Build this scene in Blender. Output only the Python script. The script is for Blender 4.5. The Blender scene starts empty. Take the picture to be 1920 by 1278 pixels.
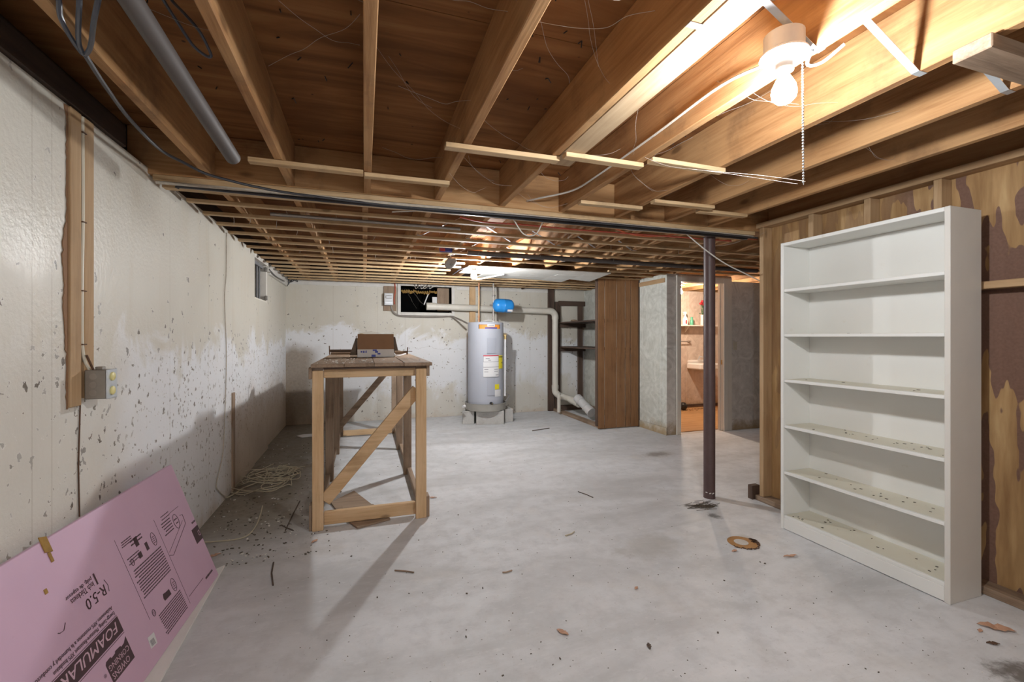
import bpy, bmesh, math, random
from mathutils import Vector, Matrix
R = random.Random(7)
SC = bpy.context.scene
COL = SC.collection
PI = math.pi

# ---------------------------------------------------------------- camera, world, exposure
F = 836.0; U0 = 960.0; V0 = 632.0; CH = 1.3
TH = math.atan(277 / 836.0); S_, C_ = math.sin(TH), math.cos(TH)
cd = bpy.data.cameras.new('camera'); cam = bpy.data.objects.new('camera', cd); COL.objects.link(cam)
cam.location = (0, 0, CH); cam.rotation_euler = (PI / 2, 0, -TH)
cd.sensor_width = 36; cd.lens = 36 * F / 1920; cd.shift_y = -7 / 1920; cd.clip_start = .02
SC.camera = cam
w = bpy.data.worlds.new('world'); SC.world = w; w.use_nodes = True
w.node_tree.nodes['Background'].inputs[0].default_value = (.01, .012, .016, 1)
w.node_tree.nodes['Background'].inputs[1].default_value = 1
SC.view_settings.view_transform = 'Standard'; SC.view_settings.look = 'None'
SC.view_settings.gamma = 1; SC.view_settings.use_curve_mapping = False
SC.view_settings.exposure = 0.0
BULB_FRONT, BULB_BACK, BULB_BATH, BULB_FILL = 55, 106, 85, 46      # watts given off by the bare bulbs, the last one added as fill
SC.cycles.use_denoising = True
SC.cycles.max_bounces = 9; SC.cycles.diffuse_bounces = 6
SC.cycles.sample_clamp_indirect = 6

def ray(u, v):
    a = (u - U0) / F; b = (V0 - v) / F
    return (S_ + a * C_, C_ - a * S_, b)
def at(u, v, x=None, y=None, z=None):
    """the point of the world plane x, y or z = const that the photograph shows at pixel u, v"""
    d = ray(u, v)
    t = x / d[0] if x is not None else y / d[1] if y is not None else (z - CH) / d[2]
    return Vector((d[0] * t, d[1] * t, CH + d[2] * t))

# ---------------------------------------------------------------- node helpers
class NT:
    def __init__(s, name):
        s.m = bpy.data.materials.new(name); s.m.use_nodes = True; s.t = s.m.node_tree; s.n = s.t.nodes
        s.b = s.n['Principled BSDF']; s.L = s.t.links
    def link(s, a, b): s.L.new(a, b)
    def put(s, inp, v):
        if hasattr(v, 'is_output'): s.link(v, inp)
        elif isinstance(v, (tuple, list)) and len(v) == 3 and inp.type == 'RGBA': inp.default_value = (*v, 1)
        else: inp.default_value = v
    def coord(s, kind='Object', rnd=True):
        if kind == 'World': return s.n.new('ShaderNodeNewGeometry').outputs['Position']
        o = s.n.new('ShaderNodeTexCoord').outputs[kind]
        if not rnd: return o
        i = s.n.new('ShaderNodeObjectInfo'); v = s.n.new('ShaderNodeVectorMath'); v.operation = 'MULTIPLY_ADD'
        c = s.n.new('ShaderNodeCombineXYZ')
        for k in range(3): s.link(i.outputs['Random'], c.inputs[k])
        s.link(c.outputs[0], v.inputs[0]); v.inputs[1].default_value = (17, 31, 23); s.link(o, v.inputs[2])
        return v.outputs[0]
    def scale(s, vec, sc):
        v = s.n.new('ShaderNodeVectorMath'); v.operation = 'MULTIPLY'; s.link(vec, v.inputs[0]); v.inputs[1].default_value = sc
        return v.outputs[0]
    def noise(s, vec, sc, det=4, ro=.55, dist=0):
        n = s.n.new('ShaderNodeTexNoise'); s.link(vec, n.inputs['Vector'])
        n.inputs['Scale'].default_value = sc; n.inputs['Detail'].default_value = det
        n.inputs['Roughness'].default_value = ro; n.inputs['Distortion'].default_value = dist
        return n.outputs['Fac']
    def voro(s, vec, sc, feat='F1', out='Distance', rnd=1):
        n = s.n.new('ShaderNodeTexVoronoi'); n.feature = feat; s.link(vec, n.inputs['Vector'])
        n.inputs['Scale'].default_value = sc; n.inputs['Randomness'].default_value = rnd
        return n.outputs[out]
    def ramp(s, fac, stops):
        r = s.n.new('ShaderNodeValToRGB'); e = r.color_ramp.elements
        while len(e) < len(stops): e.new(.5)
        for k, (p, c) in enumerate(stops):
            e[k].position = p; e[k].color = (c, c, c, 1) if not isinstance(c, tuple) else (*c, 1)
        s.put(r.inputs[0], fac); return r.outputs[0]
    def mix(s, fac, a, b, mode='MIX'):
        m = s.n.new('ShaderNodeMix'); m.data_type = 'RGBA'; m.blend_type = mode
        s.put(m.inputs[0], fac); s.put(m.inputs[6], a); s.put(m.inputs[7], b); return m.outputs[2]
    def ma(s, op, a, b=0.0, c=0.0):
        m = s.n.new('ShaderNodeMath'); m.operation = op
        for k, v in enumerate((a, b, c)): s.put(m.inputs[k], v)
        return m.outputs[0]
    def sep(s, vec):
        n = s.n.new('ShaderNodeSeparateXYZ'); s.link(vec, n.inputs[0]); return n.outputs
    def mr(s, v, a, b, c=0.0, d=1.0):
        m = s.n.new('ShaderNodeMapRange'); m.clamp = True; m.interpolation_type = 'SMOOTHSTEP'
        s.put(m.inputs[0], v)
        for k, q in enumerate((a, b, c, d)): m.inputs[k + 1].default_value = q
        return m.outputs[0]
    def bump(s, h, st=.3, d=.01):
        b = s.n.new('ShaderNodeBump'); b.inputs['Strength'].default_value = st; b.inputs['Distance'].default_value = d
        s.put(b.inputs['Height'], h); s.link(b.outputs[0], s.b.inputs['Normal'])
    def done(s, col=None, rough=.6, metal=0.0, spec=None):
        if col is not None: s.put(s.b.inputs['Base Color'], col)
        s.put(s.b.inputs['Roughness'], rough); s.put(s.b.inputs['Metallic'], metal)
        if spec is not None: s.put(s.b.inputs['Specular IOR Level'], spec)
        return s.m

def plain(name, col, rough=.5, metal=0.0, var=.12, sc=25, bump=.0, spec=None):
    t = NT(name); v = t.coord()
    n = t.noise(v, sc, 4)
    c = t.mix(n, tuple(k * (1 - var) for k in col), tuple(min(1, k * (1 + var)) for k in col))
    if bump: t.bump(t.noise(v, sc * 3, 3), bump, .004)
    return t.done(c, rough, metal, spec)

def wood(name, dark, mid, light, axis='y', sc=1.0, rough=.7, knots=.6, dirt=.35, dirtcol=(.07, .045, .03), bump=.25):
    t = NT(name); v = t.coord()
    k = {'x': (.06, 1, 1), 'y': (1, .06, 1), 'z': (1, 1, .06)}[axis]
    g = t.scale(v, k)
    warp = t.noise(v, 2.2 * sc, 2)
    n1 = t.noise(g, 16 * sc, 5, .6, .5)
    n2 = t.noise(g, 90 * sc, 3, .6)
    f = t.ma('ADD', t.ma('MULTIPLY', n1, .7), t.ma('MULTIPLY', n2, .3))
    c = t.ramp(f, [(.33, dark), (.5, mid), (.68, light)])
    c = t.mix(t.mr(warp, .35, .7), c, t.mix(.5, c, light), 'MIX')
    if knots:
        kv = t.voro(t.scale(v, {'x': (.4, 1, 1), 'y': (1, .4, 1), 'z': (1, 1, .4)}[axis]), 4.2 * sc)
        c = t.mix(t.mr(kv, .04, .1, knots, 0), c, tuple(q * .35 for q in dark))
    d = t.mr(t.noise(v, 3.1 * sc, 6, .65), .5, .72, 0, dirt)
    c = t.mix(d, c, dirtcol)
    t.bump(t.ma('ADD', n2, t.ma('MULTIPLY', n1, .5)), bump, .004)
    return t.done(c, rough, 0, .3)

M = {}
JO = ((.23, .105, .040), (.39, .205, .085), (.50, .305, .145))
for a in 'xyz':
    M['joist_' + a] = wood('joist wood ' + a, *JO, axis=a, dirt=.55, dirtcol=(.115, .06, .032))
    M['fur_' + a] = wood('furring wood ' + a, (.34, .21, .10), (.49, .335, .18), (.60, .44, .265), axis=a, sc=1.4, dirt=.3)
    M['pine_' + a] = wood('bench pine ' + a, (.46, .285, .14), (.61, .41, .225), (.69, .50, .31), axis=a, sc=1.2, dirt=.18)
    M['old_' + a] = wood('weathered wood ' + a, (.15, .10, .067), (.27, .19, .13), (.38, .28, .20), axis=a, dirt=.4)
    M['stud_' + a] = wood('stud wood ' + a, (.28, .165, .08), (.41, .265, .14), (.50, .35, .205), axis=a, dirt=.25, dirtcol=(.14, .075, .04))
    M['dark_' + a] = wood('dark stained wood ' + a, (.05, .032, .026), (.085, .055, .042), (.13, .085, .062), axis=a, dirt=.2, knots=0)
    M['brown_' + a] = wood('brown panel wood ' + a, (.16, .075, .032), (.25, .125, .055), (.31, .165, .078), axis=a, sc=1.6, rough=.5, knots=.25, dirt=.2, bump=.1)
M['ply'] = wood('plywood underside', (.28, .18, .095), (.43, .30, .175), (.56, .42, .27), axis='y', sc=.7, dirt=.2)
M['black_wood'] = wood('blackened wood', (.02, .013, .01), (.04, .026, .02), (.065, .042, .03), axis='y', dirt=.3)

def subfloor():
    t = NT('subfloor plywood'); v = t.coord('World')
    g = t.scale(v, (.10, 1, 1))
    n1 = t.noise(g, 9, 6, .6, 1.2); n2 = t.noise(v, 1.3, 4)
    c = t.ramp(n1, [(.3, (.15, .062, .02)), (.5, (.24, .105, .036)), (.72, (.33, .16, .06))])
    c = t.mix(t.mr(n2, .45, .7, 0, .55), c, (.10, .036, .012))
    sp = t.voro(v, 9)
    c = t.mix(t.mr(sp, .035, .08, .85, 0), c, (.02, .012, .01))
    t.bump(n1, .2, .004)
    return t.done(c, .75, 0, .2)
M['subfloor'] = subfloor()

def floor_mat():
    t = NT('concrete floor'); v = t.coord('World'); x, y, z = t.sep(v)
    st = t.scale(v, (.55, 1.6, 1))
    n1 = t.noise(st, 1.4, 7, .62, .6); n2 = t.noise(v, 9, 6, .65); n3 = t.noise(st, 30, 4, .6)
    c = t.ramp(n1, [(.3, (.47, .475, .48)), (.48, (.60, .61, .625)), (.66, (.69, .705, .73))])
    c = t.mix(t.mr(n2, .42, .68, 0, .5), c, (.49, .495, .505))
    c = t.mix(t.mr(n3, .56, .75, 0, .4), c, (.74, .74, .745))
    c = t.mix(t.mr(t.noise(v, 2.3, 3), .55, .75, 0, .3), c, (.58, .54, .49))
    sc = t.noise(t.scale(v, (.35, 2.2, 1)), 26, 6, .7, 1.5)
    c = t.mix(t.mr(sc, .58, .74, 0, .35), c, (.36, .355, .35))
    c = t.mix(t.mr(t.noise(v, 70, 3), .6, .75, 0, .3), c, (.40, .39, .38))
    spk = t.voro(v, 14)
    c = t.mix(t.mr(spk, .03, .06, .75, 0), c, (.12, .10, .085))
    # damp grimy strip along the left wall
    d = t.mr(t.ma('ADD', x, t.ma('MULTIPLY', t.noise(v, 2.6, 5), .5)), -.38, .16, .95, 0)
    d = t.ma('MULTIPLY', d, t.mr(y, 2.3, 3.9))
    c = t.mix(d, c, t.mix(t.noise(v, 26, 5), (.12, .095, .065), (.30, .26, .20)))
    # dark grime smear near the column and in the front right corner
    def blot(cx, cy, rx, ry, rot, col, a=.85, ns=9):
        nonlocal c
        dx = t.ma('SUBTRACT', x, cx); dy = t.ma('SUBTRACT', y, cy)
        ca, sa = math.cos(rot), math.sin(rot)
        p = t.ma('DIVIDE', t.ma('ADD', t.ma('MULTIPLY', dx, ca), t.ma('MULTIPLY', dy, sa)), rx)
        q = t.ma('DIVIDE', t.ma('SUBTRACT', t.ma('MULTIPLY', dy, ca), t.ma('MULTIPLY', dx, sa)), ry)
        r = t.ma('SQRT', t.ma('ADD', t.ma('MULTIPLY', p, p), t.ma('MULTIPLY', q, q)))
        r = t.ma('ADD', r, t.ma('MULTIPLY', t.noise(v, ns, 6, .7), 1.5))
        c = t.mix(t.mr(r, .95, 1.5, a, 0), c, col)
    blot(2.42, 2.82, .20, .06, -.5, (.05, .045, .04), .9, 22)
    blot(2.42, 2.62, .07, .10, .2, (.08, .07, .06), .7, 22)
    blot(2.42, 1.00, .22, .16, -.4, (.10, .085, .07), .85, 14)
    blot(2.30, 2.222, .17, .13, .1, (.42, .36, .28), .6, 12)
    blot(1.70, 2.35, .42, .26, .2, (.39, .38, .355), .55, 5)
    blot(3.1, 4.2, .30, .16, .2, (.2, .17, .15), .7, 9)
    t.bump(t.ma('ADD', n2, t.ma('MULTIPLY', n3, .5)), .12, .01)
    return t.done(c, t.mr(n2, .3, .7, .55, .8), 0, .35)
M['floor'] = floor_mat()

def wall_mat(name, back=False):
    t = NT(name); v = t.coord('World'); x, y, z = t.sep(v)
    along = x if back else y
    drip = t.noise(t.scale(v, (1, 1, .18)), 7, 5, .6)
    n = t.noise(v, 3.2, 6, .6); fine = t.noise(v, 55, 3, .6)
    cream = t.mix(n, (.57, .535, .46), (.67, .645, .575))
    cream = t.mix(t.mr(drip, .5, .72, 0, .4), cream, (.58, .52, .41))
    white = t.mix(n, (.72, .73, .75), (.80, .81, .83))
    # chalky efflorescence with a ragged upper limit
    lim = t.ma('ADD', z, t.ma('MULTIPLY', t.noise(t.scale(v, (1, 1, .8)), 1.7, 8, .68, .8), 1.5))
    if back:
        e = t.mr(lim, 2.06, 2.24, 1, 0)
        e = t.ma('MULTIPLY', e, t.mr(lim, 1.05, 1.4, .15, 1))
    else:
        e = t.mr(lim, 1.88, 2.06, 1, 0)
        e = t.ma('MULTIPLY', e, t.mr(t.ma('ADD', y, t.noise(v, 2, 4)), 2.6, 3.4, .15, 1))
    c = t.mix(e, cream, white)
    # peeling flakes and spots
    wn = t.n.new('ShaderNodeTexNoise'); t.link(v, wn.inputs['Vector']); wn.inputs['Scale'].default_value = 24; wn.inputs['Detail'].default_value = 4
    wv = t.n.new('ShaderNodeVectorMath'); wv.operation = 'MULTIPLY_ADD'; t.link(wn.outputs['Color'], wv.inputs[0]); wv.inputs[1].default_value = (.07, .07, .07); t.link(v, wv.inputs[2])
    vv = t.scale(wv.outputs[0], (1, 1, .8))
    spot = t.voro(vv, 32); cell = t.voro(vv, 32, out='Color')
    sr = t.n.new('ShaderNodeSeparateColor'); t.link(cell, sr.inputs[0])
    zone = t.mr(t.noise(v, 1.7, 3), .38, .58)
    if back:
        zone = t.ma('MULTIPLY', zone, t.ma('MULTIPLY', t.mr(z, 1.75, 1.3), .4))
        dens = t.ma('ADD', .10, t.ma('MULTIPLY', zone, .35))
    else:
        zz = t.ma('MULTIPLY', t.mr(z, 1.45, 1.05), t.mr(z, .15, .5, .3, 1))
        zz = t.ma('MULTIPLY', zz, t.mr(y, 1.3, 2.6, .25, 1))
        dens = t.ma('ADD', .08, t.ma('MULTIPLY', t.ma('ADD', t.ma('MULTIPLY', zone, .7), .6), t.ma('MULTIPLY', zz, 1.0)))
    on = t.ma('LESS_THAN', sr.outputs[0], dens)
    size = t.ma('ADD', .06, t.ma('MULTIPLY', t.ma('POWER', sr.outputs[1], 1.6), .34))
    rag = t.ma('ADD', spot, t.ma('MULTIPLY', t.ma('SUBTRACT', t.noise(v, 95, 4, .7), .5), .75))
    s = t.ma('MULTIPLY', on, t.ma('LESS_THAN', rag, size))
    ring = t.ma('MULTIPLY', on, t.ma('LESS_THAN', rag, t.ma('ADD', size, .07)))
    c = t.mix(t.ma('MULTIPLY', ring, .5), c, (.78, .77, .74))
    c = t.mix(t.ma('MULTIPLY', s, t.mr(sr.outputs[2], 0, 1, .45, .95)), c, t.mix(sr.outputs[1], (.26, .21, .14), (.10, .08, .06)))
    # damp brown staining towards the floor
    low = t.ma('ADD', z, t.ma('MULTIPLY', t.noise(v, 4, 6, .65), .55))
    if back:
        side = t.mr(along, -.55, -.85)
        c = t.mix(t.ma('MULTIPLY', side, t.mr(t.ma('ADD', z, t.ma('MULTIPLY', n, .4)), 1.45, 1.2, 0, .85)), c,
                  t.mix(t.noise(v, 30, 5, .7), (.12, .085, .055), (.38, .30, .21)))
        c = t.mix(t.mr(low, .38, .2, 0, .55), c, (.5, .38, .27))
    else:
        far = t.mr(along, 3.9, 4.6)
        c = t.mix(t.ma('MULTIPLY', far, t.mr(low, 1.25, .6, 0, .75)), c, (.42, .30, .18))
        c = t.mix(t.mr(low, .42, .2, 0, .6), c, (.46, .37, .26))
    # thin form board lines
    for k, p in enumerate(((1.93, 2.03, 3.05, 3.72, 4.34) if not back else (-.45, .2, .62, 2.3, 2.75))):
        ln = t.mr(t.ma('ABSOLUTE', t.ma('SUBTRACT', along, p)), .0015, .0045, .3, 0)
        c = t.mix(ln, c, (.36, .31, .24))
    # hairline crack
    zc = t.ma('ADD', 1.16 if not back else 1.12, t.ma('MULTIPLY', t.ma('SUBTRACT', t.noise(v, 5, 4), .5), .18))
    c = t.mix(t.ma('MULTIPLY', t.mr(t.ma('ABSOLUTE', t.ma('SUBTRACT', z, zc)), .001, .003, .45, 0), t.mr(t.noise(v, 1.1, 2), .48, .56)), c, (.3, .25, .2))
    h = t.ma('ADD', t.ma('MULTIPLY', fine, .6), t.ma('ADD', t.ma('MULTIPLY', n, .5), t.ma('MULTIPLY', s, -.8)))
    t.bump(h, .35, .01)
    return t.done(c, t.mr(n, .3, .7, .32, .5) if not back else .55, 0, .45)
M['wall_left'] = wall_mat('painted concrete left')
M['wall_back'] = wall_mat('painted concrete back', True)
M['paint_band'] = plain('white sill paint', (.66, .64, .60), .6, 0, .15, 12, .2)

def hardboard():
    t = NT('hardboard with glue'); v = t.coord('World'); x, y, z = t.sep(v)
    g = t.scale(v, (1, 1, .12))
    base = t.ramp(t.noise(g, 22, 5), [(.3, (.30, .17, .075)), (.55, (.43, .27, .125)), (.75, (.55, .38, .19))])
    wavy = t.noise(t.scale(v, (1, 1, .26)), 11, 2, .5)
    big = t.noise(v, 1.3, 2)
    f = t.ma('ADD', wavy, t.ma('MULTIPLY', big, .25))
    th = t.ma('ADD', t.mr(z, 1.85, 2.08, .53, .655), t.mr(z, 1.15, .7, 0, .13))
    m = t.mr(t.ma('SUBTRACT', f, th), .0, .012)
    m = t.ma('MULTIPLY', m, t.mr(y, 1.95, 1.7, .3, 1))
    glue = t.mix(t.noise(v, 90, 3), (.15, .085, .06), (.24, .14, .105))
    c = t.mix(m, base, glue)
    return t.done(c, .7, 0, .25)
M['hardboard'] = hardboard()

def marble(name, a, b, groove):
    t = NT(name); v = t.coord('World'); x, y, z = t.sep(v)
    n = t.noise(v, 4.5, 8, .68, 2.2)
    c = t.ramp(n, [(.33, a), (.5, tuple((p + q) / 2 for p, q in zip(a, b))), (.66, b)])
    low = t.ma('ADD', z, t.ma('MULTIPLY', t.noise(v, 6, 6, .7), .5))
    c = t.mix(t.mr(low, .46, .24, 0, .85), c, (.36, .25, .12))
    t.bump(n, .05, .002)
    return t.done(c, .5, 0, .4)
M['marble_pale'] = marble('pale marbled panel', (.47, .48, .43), (.70, .71, .66), 0)
M['marble_grey'] = marble('grey marbled panel', (.55, .52, .48), (.80, .77, .73), 0)
M['marble_warm'] = marble('warm marbled panel', (.50, .40, .33), (.70, .60, .52), 0)
M['ply_floor'] = wood('orange floor board', (.42, .22, .09), (.54, .31, .14), (.62, .40, .2), axis='x', rough=.45, knots=0, dirt=.2)

def white_paint():
    t = NT('white shelf paint'); v = t.coord()
    n = t.noise(v, 3, 5); s = t.noise(t.scale(v, (3, 1, .2)), 40, 3)
    c = t.mix(n, (.71, .715, .69), (.79, .795, .775))
    c = t.mix(t.mr(t.noise(v, 12, 6, .7), .62, .8, 0, .4), c, (.55, .50, .38))
    t.bump(s, .08, .003)
    return t.done(c, .38, 0, .5)
M['white'] = white_paint()
def shelf_top():
    t = NT('dirty shelf paint'); v = t.coord()
    n = t.noise(v, 7, 6, .65)
    c = t.mix(n, (.62, .585, .47), (.71, .69, .60))
    c = t.mix(t.mr(t.noise(v, 30, 5, .7), .64, .74, 0, .7), c, (.28, .21, .13))
    return t.done(c, .5, 0, .4)
M['shelf'] = shelf_top()
M['shelf_side_shade'] = plain('shaded white shelf side', (.64, .62, .58), .4, 0, .06, 8, .05)  # white side panel toned greyer, its shade put into the colour

def pink_mat():
    t = NT('pink foam'); v = t.coord()
    n = t.noise(v, 5, 4); f = t.noise(v, 160, 2)
    c = t.mix(n, (.60, .40, .545), (.68, .47, .615))
    c = t.mix(t.mr(t.noise(v, 22, 5, .7), .68, .8, 0, .5), c, (.5, .32, .4))
    t.bump(f, .1, .002)
    return t.done(c, .45, 0, .4)
M['pink'] = pink_mat()
M['print'] = plain('dark brown print', (.075, .04, .05), .55, 0, .15, 40)
M['pink_print'] = plain('pale pink print', (.66, .46, .56), .55, 0, .05, 40)
M['foam_white'] = plain('white board paper', (.80, .79, .76), .7, 0, .08, 12, .1)
M['iron'] = plain('brown painted steel', (.085, .05, .048), .45, .0, .35, 14, .2, .5)
M['galv'] = plain('galvanised steel', (.62, .66, .70), .38, .75, .12, 30)
M['boxsteel'] = plain('grey box steel', (.30, .28, .25), .5, .5, .15, 30)
M['greyplate'] = plain('grey device cover', (.50, .51, .52), .45, .2, .08, 30)
M['porcelain'] = plain('white porcelain', (.80, .79, .77), .25, 0, .03, 20)
M['pvc'] = plain('old cream pvc', (.66, .63, .56), .4, 0, .10, 10)
M['pvc_grey'] = plain('grey white pvc', (.60, .595, .59), .4, 0, .06, 10)
M['abs'] = plain('dark grey pipe plastic', (.085, .072, .066), .6, 0, .15, 8)
M['copper'] = plain('copper tube', (.60, .30, .17), .35, .8, .2, 20)
M['brass'] = plain('brass', (.62, .47, .22), .35, .8, .15, 30)
M['steelpipe'] = plain('dull steel pipe', (.36, .33, .30), .45, .6, .2, 25)
M['tank'] = plain('heater grey enamel', (.42, .44, .50), .55, 0, .03, 6, 0, .25)
M['tank_panel'] = plain('heater panel grey', (.38, .40, .46), .55, 0, .03, 6, 0, .25)
M['orange'] = plain('orange print', (.80, .30, .04), .5, 0, .04)
M['black'] = plain('black plastic', (.018, .018, .02), .4, 0, .2, 20)
M['blackcable'] = plain('black cable jacket', (.028, .028, .034), .35, 0, .3, 30)
M['greycable'] = plain('blue grey cable jacket', (.075, .085, .11), .3, 0, .2, 30)
M['whitecable'] = plain('dusty white cable', (.62, .60, .55), .5, 0, .15, 30)
M['oldcable'] = plain('dusty cloth cable', (.46, .41, .34), .7, 0, .35, 40, .3)
M['redcable'] = plain('red cable', (.55, .11, .07), .45, 0, .2, 30)
M['orangecable'] = plain('orange cable', (.75, .20, .09), .45, 0, .1, 30)
M['tapewhite'] = plain('white label', (.72, .72, .73), .5, 0, .04, 30)
M['labelgrey'] = plain('printed grey', (.32, .32, .34), .5, 0, .1, 60)
M['yellow'] = plain('yellow label', (.82, .70, .03), .5, 0, .05, 30)
M['paleyellow'] = plain('pale yellow plastic', (.70, .63, .27), .45, 0, .06, 40)
M['red'] = plain('red print', (.55, .06, .08), .5, 0, .05, 30)
M['blue'] = plain('blue enamel', (.025, .25, .66), .3, 0, .05, 10)
M['bluemark'] = plain('blue ink', (.05, .07, .36), .5, 0, .1, 40)
M['cardboard'] = plain('cardboard', (.25, .135, .07), .8, 0, .1, 18, .1)
M['cardwhite'] = plain('white carton', (.60, .575, .55), .6, 0, .06, 18)
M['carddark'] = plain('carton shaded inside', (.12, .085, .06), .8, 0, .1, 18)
M['tile'] = plain('ceiling tile', (.66, .65, .61), .8, 0, .08, 14, .2)
M['pan'] = plain('dull aluminium pan', (.40, .385, .35), .5, .3, .15, 12)
M['leaf'] = plain('dry oak leaf', (.50, .29, .19), .7, 0, .3, 40, .2)
M['straw'] = plain('straw wire', (.50, .44, .32), .6, 0, .2, 40)
M['twig'] = plain('dark twig', (.09, .065, .05), .8, 0, .3, 40)
M['fleck'] = plain('white flecks', (.70, .68, .63), .7, 0, .1, 40)
M['crumb'] = plain('dark crumbs', (.10, .08, .06), .8, 0, .4, 40)
M['rust'] = plain('rust', (.36, .19, .07), .8, 0, .45, 22, .3)
M['darkrust'] = plain('dark rust', (.10, .05, .028), .85, 0, .4, 30, .3)
M['void'] = plain('unlit hollow', (.004, .004, .004), 1, 0, .1, 10, 0, 0)
M['web'] = plain('cobweb', (.40, .36, .32), .9, 0, .1, 30)
M['sash'] = plain('grey sash paint', (.20, .20, .21), .5, 0, .1, 20)
M['alum'] = plain('window aluminium', (.45, .46, .48), .4, .5, .08, 20)
M['trimwhite'] = plain('cream trim paint', (.78, .74, .67), .4, 0, .06, 10)
M['ivory'] = plain('ivory plastic', (.62, .57, .46), .4, 0, .05, 20)
M['green'] = plain('green plastic', (.10, .42, .27), .35, 0, .1, 20)
M['leafgreen'] = plain('leaf green', (.05, .14, .06), .6, 0, .3, 30)
M['flower'] = plain('red petals', (.55, .015, .03), .6, 0, .2, 40)
M['foampad'] = plain('brown flaking foam', (.32, .19, .05), .9, 0, .35, 40, .4)
def rough_block():
    t = NT('cinder block'); v = t.coord()
    n = t.noise(v, 60, 5, .7)
    c = t.mix(n, (.40, .39, .37), (.60, .59, .57))
    c = t.mix(t.mr(t.noise(v, 7, 5), .5, .75, 0, .4), c, (.22, .2, .18))
    t.bump(n, .5, .006); return t.done(c, .85, 0, .2)
M['block'] = rough_block()
def glow(name, col, strength):
    t = NT(name); t.b.inputs['Base Color'].default_value = (.9, .9, .9, 1)
    t.b.inputs['Emission Color'].default_value = (*col, 1); t.b.inputs['Emission Strength'].default_value = strength
    return t.m
def bulb_strength(watts, r=.034): return watts / (PI * 4 * PI * r * r)
M['bulb_front'] = glow('lit bulb front', (.97, .985, 1), bulb_strength(BULB_FRONT))
M['bulb_back'] = glow('lit bulb back', (.97, .985, 1), bulb_strength(BULB_BACK))
M['bulb_fill'] = glow('added fill bulb', (.97, .985, 1), bulb_strength(BULB_FILL))
M['bulb_bath'] = glow('lit bulb warm', (1, .80, .62), bulb_strength(BULB_BATH))
def film():
    t = NT('clear plastic film')
    tr = t.n.new('ShaderNodeBsdfTransparent'); gl = t.n.new('ShaderNodeBsdfGlossy'); gl.inputs['Roughness'].default_value = .2
    mx = t.n.new('ShaderNodeMixShader'); mx.inputs[0].default_value = .08
    t.link(tr.outputs[0], mx.inputs[1]); t.link(gl.outputs[0], mx.inputs[2])
    t.link(mx.outputs[0], t.n['Material Output'].inputs[0]); return t.m
M['film'] = film()

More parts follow.
